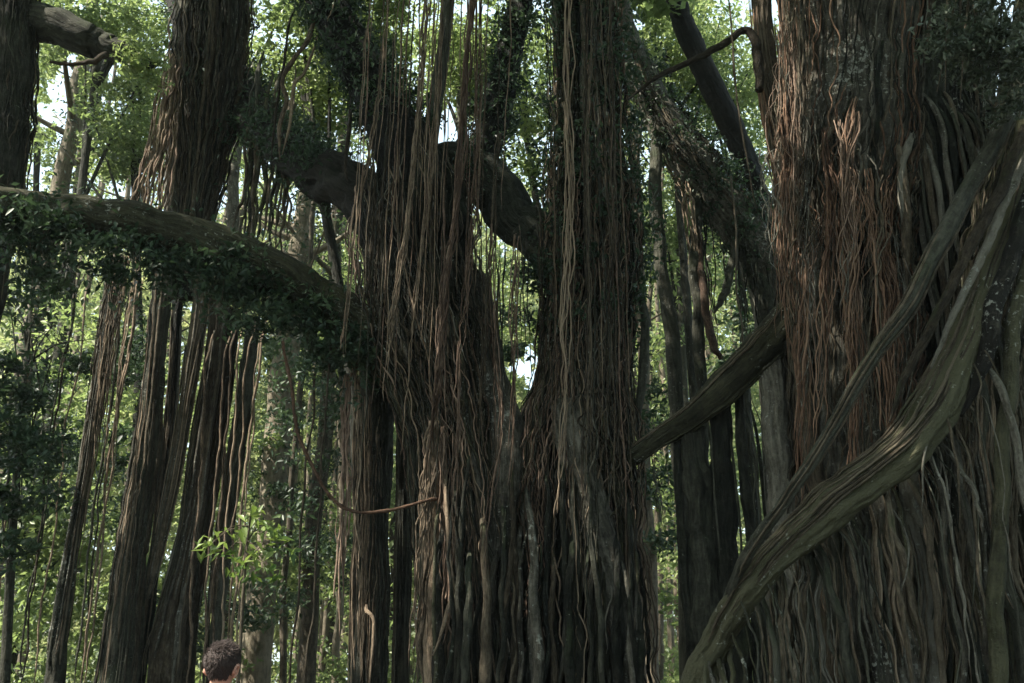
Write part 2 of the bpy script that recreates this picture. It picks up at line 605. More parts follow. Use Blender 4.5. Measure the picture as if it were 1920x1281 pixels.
def root(T, ctrl, r0, r1, mat, wob=0.03, waves=0.35, k=8, name="aerial_root", step=0.06, tuck=0.3, tail=True):
    """one root; its head leaves the wood behind it (tuck metres back) and its tail thins out"""
    L = float(np.linalg.norm(np.diff(ctrl, axis=0), axis=1).sum())
    n = max(18, int(L / step))
    p, rad = strand_path(ctrl, r0, r1, n, wob, waves)
    for a in (0, 1):
        p[:, a] += noise1(n, waves * L * 3.1, wob * 0.22)
    s_ = np.linspace(0, 1, n) * L
    p[:, 1] += tuck * np.exp(-(s_ / 0.35) ** 2)
    rad *= 0.35 + 0.65 * (1 - np.exp(-(s_ / 0.3) ** 1.5))
    if tail:
        rad *= 0.25 + 0.75 * (1 - np.exp(-((L - s_) / 0.25) ** 1.2))
    mb = MB()
    if max(r0, r1) > 0.02:
        k = max(k, 16)
        mb.tube(p, rad, k, flute(n, k, 3, 0.38, 0.7, L))
    else:
        mb.tube(p, rad, k)
    T.strand(name, mb, mat)


def clump_points(c, r, n, flat=0.6):
    d = R.normal(size=(n, 3))
    d /= np.linalg.norm(d, axis=1)[:, None]
    rr = R.random(n) ** 0.45
    d = d * rr[:, None] * r
    d[:, 2] *= flat
    return c + d


GAPS = []
LIT = []
SUNV = np.array([sd.x, sd.y, sd.z])


SHADE = []


def shade_clumps(mb, lo=13.2, hi=16.5):
    """leaf clumps that stand in the sun's way to the spots the photo shows shaded"""
    for c, r, n in SHADE:
        for i in range(n):
            t = (R.uniform(lo, hi) - c[2]) / SUNV[2]
            mb.leaves(clump_points(c + SUNV * t + R.normal(size=3) * r, R.uniform(0.4, 0.7), 45, 0.5), 0.24, 0.7, 0.5, tint=R.random())


def sun_ok(p):
    """leave the canopy open along the sun's way to the spots that the photo shows sunlit"""
    ok = np.ones(len(p), bool)
    for c, r in LIT:
        d = p - c
        t = d @ SUNV
        dist = np.linalg.norm(d - t[:, None] * SUNV, axis=1)
        ok &= ~((t > 0.6) & (dist < r + 0.12 * R.normal(size=len(p))))
    return ok




def gap_ok(p):
    if not GAPS:
        return np.ones(len(p), bool)
    x, y = pix(p)
    ok = np.ones(len(p), bool)
    for gx, gy, rx, ry in GAPS:
        a = np.arctan2(y - gy, x - gx)
        wv = 1 + 0.35 * np.sin(3 * a + gx) + 0.25 * np.sin(7 * a + gy)
        d = np.sqrt(((x - gx) / rx) ** 2 + ((y - gy) / ry) ** 2)
        ok &= ~((d < wv) & (R.random(len(p)) < 0.97))
    return ok


def cloud(mb, px, py, Y, rx, ry, dz, clumps, cr, per, size, tint=None, up=0.6, droop=0.3, flat=0.6, gaps=True):
    """leaf clumps inside an ellipsoid seen at (px,py), rx/ry in photo pixels, dz metres deep"""
    s_ = mpp(py, Y)
    d = R.normal(size=(clumps, 3))
    d /= np.linalg.norm(d, axis=1)[:, None]
    d *= (R.random(clumps) ** 0.4)[:, None]
    c = P(px, py, Y) + d * np.array([rx * s_, dz, ry * s_])
    for i in range(clumps):
        q = clump_points(c[i], cr * R.uniform(0.6, 1.4), int(per * R.uniform(0.6, 1.4)), flat)
        if gaps:
            q = q[gap_ok(q)]
        q = q[sun_ok(q)]
        t = (R.random() if tint is None else np.clip(tint + R.normal() * 0.2, 0, 1))
        mb.leaves(q, size, up, droop=droop, tint=t)


def ivy(mb, path, rad, per_m, size, out=0.12, cover=(0, 1), tint=0.4, droop=0.8):
    """leaves clinging round a stem"""
    L = float(np.linalg.norm(np.diff(path, axis=0), axis=1).sum())
    n = int(per_m * L * (cover[1] - cover[0]))
    Tn, N, B = frames(path)
    s = R.uniform(cover[0], cover[1], n) * (len(path) - 1.001)
    i = s.astype(int)
    ph = R.uniform(0, 2 * np.pi, n)
    patch = 0.5 + 0.5 * np.sin(s / len(path) * L * 2.1 + 2.0 * np.cos(ph + s * 0.05)) * np.cos(ph * 2 + s * 0.07)
    keep = R.random(n) < 0.35 + 0.65 * patch
    i, ph = i[keep], ph[keep]
    r = rad[i] + np.abs(R.normal(size=len(i))) * out
    q = path[i] + r[:, None] * (np.cos(ph)[:, None] * B[i] - np.sin(ph)[:, None] * N[i])
    q += R.normal(size=q.shape) * 0.03
    mb.leaves(q, size, 0.3, tint=tint, droop=droop)


# spots kept sunlit, spots shaded by added clumps, sky gaps as (px,py,rx,ry)
LIT += [(P(a, b, c), r) for a, b, c, r in [
    (262, 350, 12.5, 0.55), (240, 390, 12.4, 0.4), (350, 760, 12.9, 0.45), (388, 690, 13.0, 0.45), (300, 1000, 12.9, 0.45), (440, 850, 12.8, 0.45), (398, 1000, 12.8, 0.45), (362, 900, 12.9, 0.45),
    (645, 1050, 11.0, 0.35), (640, 1210, 11.0, 0.4), (800, 880, 10.2, 0.35), (790, 1010, 10.2, 0.3), (815, 650, 9.4, 0.25), (762, 480, 9.6, 0.2), (1505, 170, 9.0, 0.3), (1490, 300, 9.1, 0.25),
    (1690, 830, 7.7, 0.22), (1240, 812, 10.3, 0.22), (470, 990, 9.0, 0.35), (1235, 320, 14.0, 0.4), (150, 62, 10.8, 0.6), (215, 90, 10.8, 0.3), (410, 1225, 5.3, 0.45), (1545, 560, 9.2, 0.22), (1062, 560, 9.9, 0.15),
    (230, 700, 12.7, 0.2), (280, 860, 12.8, 0.25), (1100, 980, 10.2, 0.15), (1195, 1000, 17.0, 0.4)]]
SHADE += [(P(1350, 1190, 8.4), 0.45, 22), (P(1320, 1275, 8.6), 0.4, 16), (P(640, 330, 11.2), 0.5, 24), (P(1330, 150, 15.5), 0.6, 24), (P(1400, 310, 15.5), 0.6, 24), (P(1285, 40, 15.5), 0.5, 16), (P(1250, 810, 10.4), 0.15, 4)]
GAPS += [(112, 205, 34, 80), (205, 130, 36, 18), (72, 325, 16, 22), (622, 440, 16, 48), (545, 380, 12, 30), (985, 690, 24, 34),
         (842, 238, 40, 30), (762, 238, 18, 16), (880, 12, 40, 16), (1335, 275, 16, 22), (1228, 345, 12, 30), (1195, 45, 12, 26),
         (945, 470, 6, 14), (1240, 405, 10, 18), (1400, 800, 6, 22), (1255, 850, 5, 10), (520, 930, 5, 8)]

# ------------------------------------------------------------------ ground
mb = MB()
gx = np.concatenate([np.linspace(-90, -16, 8), np.linspace(-14, 14, 29), np.linspace(16, 90, 8)])
gy = np.concatenate([np.linspace(-30, -4, 6), np.linspace(-3, 40, 44), np.linspace(45, 100, 8)])
X, Yg = np.meshgrid(gx, gy)
Z = 0.06 * np.sin(X * 0.9 + 1) * np.cos(Yg * 0.7) + 0.04 * np.sin(X * 2.3 + Yg * 1.7)
Z[np.hypot(X + 1.5, Yg - 4.8) < 1.2] = 0
v = np.stack([X, Yg, Z], -1).reshape(-1, 3)
nx = len(gx)
ii, jj = np.meshgrid(np.arange(len(gy) - 1), np.arange(nx - 1), indexing="ij")
a = (ii * nx + jj).ravel()
mb.raw(v, np.stack([a, a + 1, a + 1 + nx, a + nx], -1))
tag(mb.build("ground", M["soil"]), kind="structure")


# ------------------------------------------------------------------ central banyan
cb = P(900, 1281, 11.0)
CB = Thing("banyan_tree", (cb[0], 11.0, 0), "great forked banyan in the middle, twin stems hung with long pinkish aerial roots", "tree")
GZ = 1296   # row just under the frame's lower edge
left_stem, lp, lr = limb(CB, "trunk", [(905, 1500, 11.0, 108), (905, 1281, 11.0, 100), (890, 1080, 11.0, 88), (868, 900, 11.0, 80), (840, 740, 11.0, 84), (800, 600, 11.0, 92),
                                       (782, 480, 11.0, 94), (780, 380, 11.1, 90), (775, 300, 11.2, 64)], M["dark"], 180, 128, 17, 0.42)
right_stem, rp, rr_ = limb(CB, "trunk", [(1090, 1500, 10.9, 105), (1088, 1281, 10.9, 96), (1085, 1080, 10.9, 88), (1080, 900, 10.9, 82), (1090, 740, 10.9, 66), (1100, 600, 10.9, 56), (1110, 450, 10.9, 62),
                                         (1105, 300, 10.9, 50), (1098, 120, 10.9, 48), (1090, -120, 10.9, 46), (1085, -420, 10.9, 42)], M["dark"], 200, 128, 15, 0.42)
_, xp, xr = limb(CB, "limb", [(1010, 1281, 10.9, 60), (990, 1100, 10.9, 75), (985, 950, 10.95, 70), (985, 850, 11.0, 56), (1000, 790, 11.0, 40)], M["dark"], 90, 72, 9, 0.4)
limb(CB, "limb", [(1175, 1290, 10.3, 26), (1150, 1100, 10.3, 30), (1110, 950, 10.3, 34), (1085, 850, 10.35, 36), (1075, 760, 10.5, 36)], M["grey"], 70, 40, 6, 0.2)
limb(CB, "limb", [(935, 1050, 10.6, 22), (952, 920, 10.6, 30), (952, 820, 10.7, 34), (922, 710, 10.8, 30), (905, 620, 10.9, 34), (885, 520, 11.0, 26)], M["grey"], 60, 40, 6, 0.2)
# limb to the upper left, its shade put into a near-black bark
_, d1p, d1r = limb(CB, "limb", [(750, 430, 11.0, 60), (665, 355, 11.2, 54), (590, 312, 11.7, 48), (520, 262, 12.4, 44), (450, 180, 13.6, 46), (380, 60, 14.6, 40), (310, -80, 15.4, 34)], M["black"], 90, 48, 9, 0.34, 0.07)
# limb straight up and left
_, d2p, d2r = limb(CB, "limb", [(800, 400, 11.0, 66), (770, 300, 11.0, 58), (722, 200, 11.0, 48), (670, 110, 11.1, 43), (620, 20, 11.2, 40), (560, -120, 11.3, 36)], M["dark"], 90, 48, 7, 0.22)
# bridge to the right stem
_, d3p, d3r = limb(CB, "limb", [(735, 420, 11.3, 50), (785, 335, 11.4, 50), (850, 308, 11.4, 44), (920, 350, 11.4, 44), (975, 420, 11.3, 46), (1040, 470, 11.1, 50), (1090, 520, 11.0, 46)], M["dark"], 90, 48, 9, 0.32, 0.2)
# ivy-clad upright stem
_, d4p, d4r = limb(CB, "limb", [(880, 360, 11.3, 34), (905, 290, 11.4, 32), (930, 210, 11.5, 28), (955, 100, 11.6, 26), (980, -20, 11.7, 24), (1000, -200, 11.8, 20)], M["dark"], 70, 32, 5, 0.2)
limb(CB, "limb", [(800, 320, 11.6, 18), (815, 200, 11.7, 14), (835, 60, 11.8, 12), (850, -100, 12.0, 10)], M["bark"], 40, 16, 0, 0)
# the mossy low limb that sweeps off to the left
_, mp, mr = limb(CB, "limb", [(760, 690, 11.0, 60), (690, 625, 10.9, 46), (600, 565, 10.7, 43), (500, 505, 10.4, 44), (400, 462, 10.1, 44), (300, 432, 9.8, 44), (180, 412, 9.5, 42), (60, 395, 9.2, 40), (-80, 370, 8.8, 38), (-300, 320, 8.2, 34)], M["mossy"], 140, 56, 6, 0.12, 0.12)
# left leg column beside the trunk, and its slim neighbour
_, cp, cr_ = limb(CB, "limb", [(690, 1500, 11.6, 40), (692, 1281, 11.6, 36), (697, 1100, 11.6, 33), (700, 900, 11.6, 33), (705, 760, 11.5, 36), (712, 640, 11.4, 44)], M["bark"], 110, 56, 8, 0.35)
_, c2p, c2r = limb(CB, "limb", [(750, 1500, 12.4, 17), (752, 1281, 12.4, 15), (757, 1000, 12.4, 14), (762, 760, 12.3, 15), (766, 640, 12.2, 16)], M["bark"], 80, 20, 4, 0.25)
_, c3p, c3r = limb(CB, "limb", [(815, 1500, 10.6, 26), (815, 1281, 10.6, 24), (812, 1100, 10.6, 24), (808, 960, 10.6, 22), (818, 860, 10.6, 17), (824, 780, 10.6, 8)], M["pale"], 80, 32, 6, 0.35)

cm = [M["root"], M["bark"], M["bark"], M["mossy"], M["grey"]]
cords(CB, lp, lr, 26, (0.014, 0.055), None, s0=(0.0, 0.25), s1=(0.5, 0.97), mats=cm, lift=1.0)
cords(CB, rp, rr_, 26, (0.012, 0.045), None, s0=(0.0, 0.3), s1=(0.5, 1.0), mats=cm, lift=1.05, loose=0.3)
cords(CB, xp, xr, 9, (0.012, 0.04), None, s0=(0.0, 0.25), s1=(0.6, 0.97), mats=cm, lift=1.0)
fm = [M["root"], M["bark"], M["bark"], M["pink"], M["grey"], M["pale"], M["mossy"]]
tress(CB, lp, lr, 50, 7, (0.004, 0.011), fm, s0=(0.05, 0.6), s1=(0.4, 1.0), lift=1.08, loose=0.25)
tress(CB, rp, rr_, 64, 7, (0.004, 0.011), fm, s0=(0.05, 0.6), s1=(0.4, 1.0), lift=1.10, loose=0.5)
tress(CB, xp, xr, 12, 6, (0.004, 0.010), fm)
tress(CB, cp, cr_, 14, 6, (0.005, 0.012), [M["root"], M["pale"], M["bark"]], lift=1.08)
tress(CB, c2p, c2r, 6, 5, (0.005, 0.010), [M["root"], M["bark"]], lift=1.1)

# hanging ropes of thin roots (px,py,Y), drawn from the photo's strands
V = [
    ([(730, -200, 9.9), (728, 0, 9.9), (716, 130, 9.9), (704, 215, 9.9), (686, 330, 9.9), (662, 460, 9.9), (648, 600, 9.9), (632, 690, 9.9)], 4, 0.03, (0.006, 0.011), "pale", 0.2),
    ([(806, -200, 9.6), (800, 0, 9.6), (790, 150, 9.6), (776, 300, 9.6), (764, 430, 9.6), (745, 540, 9.6), (730, 640, 9.6), (720, 760, 9.6)], 10, 0.055, (0.007, 0.015), "pale", 0.3),
    ([(828, -60, 9.8), (825, 120, 9.8), (814, 250, 9.8), (804, 350, 9.8), (787, 470, 9.8), (775, 580, 9.8), (765, 700, 9.8), (742, 880, 9.8)], 8, 0.05, (0.006, 0.012), "pale", 0.35),
    ([(890, -200, 9.3), (884, 0, 9.3), (874, 130, 9.3), (865, 260, 9.3), (854, 400, 9.3), (838, 500, 9.3), (830, 600, 9.3), (820, 720, 9.4), (812, 780, 9.6), (800, 930, 10.1)], 15, 0.06, (0.008, 0.018), "pink", 0.2),
    ([(900, -100, 9.7), (896, 200, 9.7), (886, 400, 9.7), (872, 560, 9.7), (860, 640, 9.7), (850, 820, 9.7)], 7, 0.06, (0.006, 0.012), "pink", 0.4),
    ([(970, 440, 10.0), (962, 560, 10.0), (966, 700, 10.0), (960, 860, 10.0), (938, 1010, 10.0)], 5, 0.06, (0.006, 0.011), "pink", 0.4),
    ([(1066, -100, 9.9), (1064, 150, 9.9), (1068, 400, 9.9), (1060, 600, 9.9), (1062, 780, 9.9), (1046, 990, 9.9)], 9, 0.08, (0.006, 0.014), "pale", 0.4),
    ([(1108, -100, 9.7), (1105, 100, 9.7), (1100, 300, 9.7), (1106, 560, 9.7), (1100, 800, 9.7), (1095, 1000, 9.7), (1098, 1190, 9.7)], 7, 0.06, (0.006, 0.012), "root", 0.35),
    ([(1150, -100, 10.0), (1146, 200, 10.0), (1150, 450, 10.0), (1138, 640, 10.0), (1130, 860, 10.0)], 6, 0.07, (0.006, 0.013), "root", 0.4),
    ([(940, 250, 10.2), (926, 420, 10.2), (915, 600, 10.2), (905, 760, 10.2), (895, 900, 10.2)], 6, 0.07, (0.006, 0.012), "root", 0.4),
    ([(920, 420, 9.9), (928, 640, 9.9), (938, 800, 9.9), (915, 960, 9.9), (905, 1120, 9.9)], 6, 0.07, (0.005, 0.011), "pink", 0.4),
    ([(1010, 380, 10.3), (1012, 560, 10.3), (1018, 700, 10.3), (1010, 860, 10.3)], 4, 0.05, (0.005, 0.010), "root", 0.4),
    ([(860, 640, 9.9), (858, 820, 9.9), (850, 960, 9.9), (846, 1110, 9.9)], 6, 0.05, (0.006, 0.012), "pink", 0.4),
    ([(690, 260, 10.2), (700, 380, 10.2), (690, 520, 10.2), (698, 640, 10.2)], 5, 0.06, (0.006, 0.014), "root", 0.4),
    ([(800, 240, 9.9), (812, 330, 9.9), (806, 480, 9.9), (800, 620, 9.9), (790, 760, 9.9)], 6, 0.09, (0.006, 0.014), "root", 0.5),
    ([(655, 700, 11.0), (650, 800, 11.0), (648, 900, 11.0), (640, 1050, 11.0), (642, 1290, 11.0)], 12, 0.10, (0.008, 0.02), "pink", 0.3),
    ([(665, 640, 11.0), (672, 800, 11.0), (668, 1000, 11.0), (662, 1290, 11.0)], 6, 0.07, (0.008, 0.018), "pale", 0.3),
    ([(815, 790, 10.3), (806, 900, 10.3), (800, 1000, 10.3), (788, 1150, 10.3), (780, 1290, 10.3)], 14, 0.12, (0.007, 0.018), "pale", 0.3),
    ([(830, 800, 10.3), (832, 950, 10.3), (838, 1080, 10.3), (830, 1220, 10.3)], 8, 0.10, (0.007, 0.016), "pink", 0.4),
]
for pts, c, sp, rr, mt, fr in V:
    bundle(CB, pts, c, sp, rr, M[mt], fray=fr)
for i in range(34):
    x = R.uniform(690, 965)
    root(CB, drop(x, -80, R.uniform(260, 760), R.uniform(9.2, 9.9), R.uniform(-0.14, 0.04)), R.uniform(0.004, 0.009), 0.005, M[R.choice(["pale", "pink", "root"], p=[0.5, 0.3, 0.2])], 0.02, 0.35, 5, tuck=0.0)
# single wavy roots draped over the dark limb
for pts, r, mt in [
    ([(585, -40, 10.9), (580, 60, 10.9), (552, 110, 10.9), (530, 150, 10.9), (536, 190, 10.9), (524, 240, 10.9), (526, 300, 10.9)], 0.035, "pale"),
    ([(588, 40, 10.9), (572, 130, 10.9), (550, 160, 10.9), (545, 220, 10.9), (530, 290, 10.9)], 0.026, "pale"),
    ([(545, -20, 11.0), (535, 90, 11.0), (520, 200, 11.0), (508, 300, 11.0)], 0.02, "root"),
    ([(650, 150, 10.8), (655, 230, 10.8), (648, 310, 10.8), (652, 340, 10.8)], 0.03, "root"),
    ([(622, -60, 10.6), (620, 10, 10.6), (614, 40, 10.6)], 0.014, "pale"),
    ([(735, 260, 10.4), (742, 330, 10.4), (712, 390, 10.4), (700, 470, 10.4), (695, 520, 10.4)], 0.03, "root"),
    ([(735, 330, 10.3), (720, 420, 10.3), (705, 470, 10.3)], 0.022, "root"),
    ([(820, 300, 10.3), (830, 370, 10.3), (812, 440, 10.3), (818, 520, 10.3)], 0.03, "root"),
    ([(1195, 500, 10.8), (1208, 600, 10.8), (1202, 740, 10.8), (1180, 830, 10.8), (1165, 870, 10.7)], 0.06, "bark"),
    ([(828, 830, 10.1), (840, 1000, 10.1), (845, 1100, 10.1), (832, 1170, 10.1), (812, 1230, 10.1)], 0.028, "pale"),
    ([(690, 1110, 11.2), (682, 1140, 11.2), (702, 1170, 11.2), (694, 1281, 11.2)], 0.03, "pale"),
    ([(785, 1080, 10.2), (790, 1160, 10.2), (784, 1210, 10.2), (795, 1290, 10.2)], 0.035, "pale"),
]:
    ctrl = np.array([P(*a) for a in pts])
    root(CB, ctrl, r, r * 0.8, M[mt], 0.012, 0.5)
# plain plumb roots of every thickness over both stems
for i in range(46):
    x = R.choice([R.uniform(700, 935), R.uniform(930, 1190)], p=[0.4, 0.6])
    y0 = R.uniform(-60, 500)
    y1 = R.uniform(700, 1180)
    if 715 < x < 805:
        y1 = min(y1, R.uniform(600, 780))
        y0 = min(y0, 380)
    if 925 < x < 1015:
        y0, y1 = R.uniform(380, 470), R.uniform(560, 900)
    root(CB, drop(x, y0, y1, R.uniform(9.9, 10.35), R.uniform(-0.12, 0.12)), R.uniform(0.006, 0.013), 0.006, M[R.choice(["root", "pink", "bark", "pale"], p=[0.45, 0.2, 0.25, 0.1])], 0.02, 0.4, 6)
for i in range(52):       # thick props at the foot
    x = R.uniform(800, 1195)
    y0 = R.uniform(780, 1000)
    r = R.uniform(0.018, 0.06)
    root(CB, drop(x, y0, 1400, R.uniform(10.0, 10.4), R.uniform(-0.15, 0.15)), r * 0.5, r * 1.1, M[R.choice(["bark", "root", "mossy", "grey"], p=[0.5, 0.2, 0.15, 0.15])], 0.04, 0.35, 9, tuck=0.6)


CB.finish()

# ------------------------------------------------------------------ right banyan
rb = P(1640, 1281, 9.5)
RB = Thing("banyan_tree", (rb[0], 9.5, 0), "massive banyan with a reddish root-matted trunk and a mossy slanting limb", "tree")
_, tp, tr = limb(RB, "trunk", [(1620, 1500, 10.0, 135), (1612, 1281, 10.4, 130), (1605, 1000, 10.2, 118), (1600, 800, 10.0, 112), (1592, 600, 10.0, 112), (1585, 420, 10.0, 112), (1590, 250, 10.0, 116), (1600, 0, 10.0, 125), (1605, -300, 10.0, 130)], M["grey"], 200, 144, 9, 0.25)
_, t2p, t2r = limb(RB, "trunk", [(1760, 1281, 11.0, 95), (1745, 800, 10.9, 90), (1725, 500, 10.5, 90), (1715, 250, 10.4, 85), (1710, 0, 10.4, 80), (1700, -300, 10.4, 80)], M["dark"], 160, 96, 9, 0.35)
_, t3p, t3r = limb(RB, "trunk", [(1905, 1500, 9.3, 115), (1895, 1281, 9.3, 105), (1885, 1000, 9.3, 85), (1880, 760, 9.3, 82), (1895, 560, 9.3, 90), (1925, 380, 9.3, 85), (1960, 200, 9.3, 80), (1990, -100, 9.3, 70)], M["mossy"], 160, 96, 7, 0.28)
_, t4p, t4r = limb(RB, "trunk", [(1830, 760, 10.4, 70), (1815, 500, 10.4, 75), (1800, 300, 10.4, 70), (1790, 100, 10.4, 60), (1790, -200, 10.4, 50)], M["dark"], 110, 80, 9, 0.42)
stem_o, t5p, t5r = limb(RB, "limb", [(1500, 480, 9.9, 36), (1470, 300, 9.9, 28), (1448, 180, 9.9, 22), (1432, 60, 9.9, 20), (1420, -120, 9.9, 18)], M["root"], 70, 32, 5, 0.3)
_, t6p, t6r = limb(RB, "limb", [(1520, 380, 9.7, 22), (1500, 220, 9.7, 20), (1482, 80, 9.7, 17), (1470, -120, 9.7, 16)], M["root"], 60, 24, 4, 0.3)
# the thick slanting limb, and the slim one above it
slant_o, kp, kr = limb(RB, "limb", [(1945, 150, 8.7, 19.4), (1910, 320, 8.5, 21.1), (1868, 470, 8.3, 26.4), (1825, 600, 8.1, 35.2), (1775, 730, 8.0, 41.4), (1700, 832, 7.9, 43.1), (1612, 910, 7.9, 39.6), (1522, 985, 7.95, 36.1), (1445, 1058, 8.0, 30.8), (1388, 1118, 8.15, 29.0), (1345, 1200, 8.4, 30.8), (1315, 1290, 8.6, 37.0), (1300, 1500, 8.7, 44.0)], M["mossy"], 200, 80, 9, 0.36, 0.2)
_, sp_, sr = limb(RB, "limb", [(1935, 120, 8.0, 16.4), (1880, 235, 7.8, 16.4), (1790, 400, 7.7, 16.4), (1702, 568, 7.5, 15.6), (1630, 680, 7.45, 13.9), (1543, 832, 7.5, 13.1), (1458, 955, 7.6, 12.3), (1404, 1036, 7.8, 12.3), (1380, 1082, 8.0, 11), (1352, 1150, 8.35, 7)], M["bark"], 150, 40, 6, 0.34, 0.3)
tress(RB, kp, kr, 5, 3, (0.006, 0.014), [M["mossy"], M["root"], M["grey"]], s0=(0.05, 0.3), s1=(0.4, 0.9), lift=1.0, spread=0.15)
tress(RB, sp_, sr, 4, 3, (0.006, 0.012), [M["mossy"], M["root"]], s0=(0.0, 0.3), s1=(0.5, 0.9), lift=1.0)
for pts, mt in [([(1925, 240, 8.2, 10), (1872, 360, 8.0, 11), (1812, 480, 7.9, 10), (1752, 600, 7.85, 9), (1700, 700, 7.8, 7), (1668, 790, 7.8, 2)], "root"),
                ([(1930, 280, 8.3, 8), (1890, 370, 8.1, 9), (1845, 470, 8.0, 8), (1790, 590, 7.9, 7), (1745, 690, 7.85, 2)], "grey"),
                ([(1950, 330, 8.2, 16), (1900, 470, 8.0, 17), (1860, 600, 7.9, 18), (1840, 700, 7.9, 13), (1800, 780, 7.9, 4)], "grey"),
                ([(1945, 420, 8.2, 12), (1912, 560, 8.0, 13), (1895, 700, 7.95, 14), (1880, 850, 7.9, 14), (1872, 1050, 7.9, 15), (1868, 1300, 7.9, 17)], "mossy")]:
    limb(RB, "limb", pts, M[mt], 100, 36, 4, 0.3, 0.3)
# the crossing limb toward the central banyan
cross_o, bp_, br = limb(RB, "limb", [(1570, 540, 9.9, 67.2), (1515, 585, 9.95, 51.2), (1470, 620, 10.0, 36.8), (1420, 665, 10.1, 33.6), (1365, 715, 10.2, 32.0), (1310, 770, 10.3, 25.6), (1250, 812, 10.4, 20.8), (1205, 845, 10.5, 19.2), (1165, 872, 10.6, 20.8), (1120, 905, 10.8, 27.2), (1085, 950, 10.9, 24.0)], M["mossy"], 90, 48, 5, 0.15, 0.15)
tress(RB, bp_, br, 3, 3, (0.005, 0.012), [M["root"], M["mossy"], M["bark"]], s0=(0.05, 0.4), s1=(0.5, 0.95), lift=1.02, spread=0.2)
# broken reddish branch
_, rbp, rbr = limb(RB, "branch", parent=stem_o, mat=M["root"], n=70, k=16, m=0, depth=0, wob=0.5, pts=[(1424, 170, 9.6, 8), (1417, 90, 9.6, 9), (1400, 58, 9.6, 7), (1345, 88, 9.6, 7), (1290, 118, 9.6, 6), (1235, 143, 9.6, 5), (1204, 165, 9.6, 3), (1172, 192, 9.6, 2)])
# pillars dropped from the crossing limb
for x, r, y0 in [(1300, 27, 800), (1345, 24, 760), (1270, 9, 820), (1385, 10, 730)]:
    a = drop(x, y0, 1400, 10.4)
    mbp, rad = strand_path(a, r * mpp(1000, 10.4) * 0.9, r * mpp(1000, 10.4) * 1.15, 90, 0.03, 0.3)
    mb = MB()
    mb.tube(mbp, rad, 48, flute(90, 48, 8, 0.35, 0.5, 5))
    RB.part("prop_root", mb, M["bark"], cross_o)
for x, r, y0, Y in [(1440, 24, 640, 10.1), (1470, 20, 600, 10.2), (1500, 18, 640, 9.6)]:
    a = drop(x, y0, 1400, Y, 0.05)
    mbp, rad = strand_path(a, r * mpp(1000, Y), r * mpp(1000, Y) * 1.1, 90, 0.03, 0.3)
    mb = MB()
    mb.tube(mbp, rad, 48, flute(90, 48, 8, 0.3, 0.5, 5))
    RB.part("prop_root", mb, M["grey" if x < 1460 else "root"])
for i in range(14):
    x = R.uniform(1325, 1420)
    root(RB, drop(x, 700 + R.uniform(0, 60), R.uniform(1000, 1400), R.uniform(10.2, 10.8), R.uniform(-0.06, 0.06)), R.uniform(0.007, 0.022), 0.012, M["bark"], 0.02, 0.3)
for i in range(12):
    x = R.uniform(1180, 1300)
    root(RB, drop(x, 830, R.uniform(880, 1050), R.uniform(10.3, 10.5), R.uniform(-0.06, 0.06)), R.uniform(0.006, 0.014), 0.006, M["bark"], 0.03, 0.5)

# red-brown root mats on the main trunk
for i in range(46):
    u = R.random() ** 1.2
    x = 1452 + u * 250
    y0 = (R.uniform(-60, 430) if u < 0.22 else R.uniform(150, 450)) + 70 * u
    ln = R.uniform(260, 640)
    Y = 9.12 - 0.22 * math.sin(math.pi * min(1, u)) + R.uniform(-0.06, 0.04)
    xs = x + R.uniform(-14, 24)
    bundle(RB, [(x + R.uniform(-20, 20), y0, Y + 0.25), (x + R.uniform(-14, 14), y0 + ln * 0.3, Y), (xs, y0 + ln * 0.65, Y), (xs + R.uniform(-12, 16), y0 + ln, Y + 0.05)], int(R.integers(5, 13)), R.uniform(0.05, 0.16), (0.003, R.choice([0.008, 0.011, 0.018])), M[R.choice(["red", "pink", "root", "grey"], p=[0.40, 0.22, 0.26, 0.12])], fray=0.7, wob=0.013)
tress(RB, tp, tr, 40, 6, (0.004, 0.012), [M["red"], M["root"], M["grey"], M["bark"]], s0=(0.1, 0.6), s1=(0.5, 1.0))
tress(RB, t4p, t4r, 30, 6, (0.005, 0.014), [M["root"], M["grey"], M["bark"]], s0=(0.0, 0.3), s1=(0.5, 1.0), wander=0.15)
tress(RB, t3p, t3r, 24, 6, (0.005, 0.014), [M["root"], M["grey"], M["bark"], M["mossy"]], s0=(0.0, 0.4), s1=(0.5, 1.0), wander=0.15)
tress(RB, t5p, t5r, 10, 5, (0.004, 0.010), [M["red"], M["root"]], lift=1.1)
tress(RB, t6p, t6r, 8, 5, (0.004, 0.010), [M["red"], M["root"]], lift=1.1)
cords(RB, tp, tr, 18, (0.012, 0.04), None, s0=(0.15, 0.6), s1=(0.7, 1.0), mats=[M["root"], M["root"], M["grey"], M["bark"]], lift=1.0)
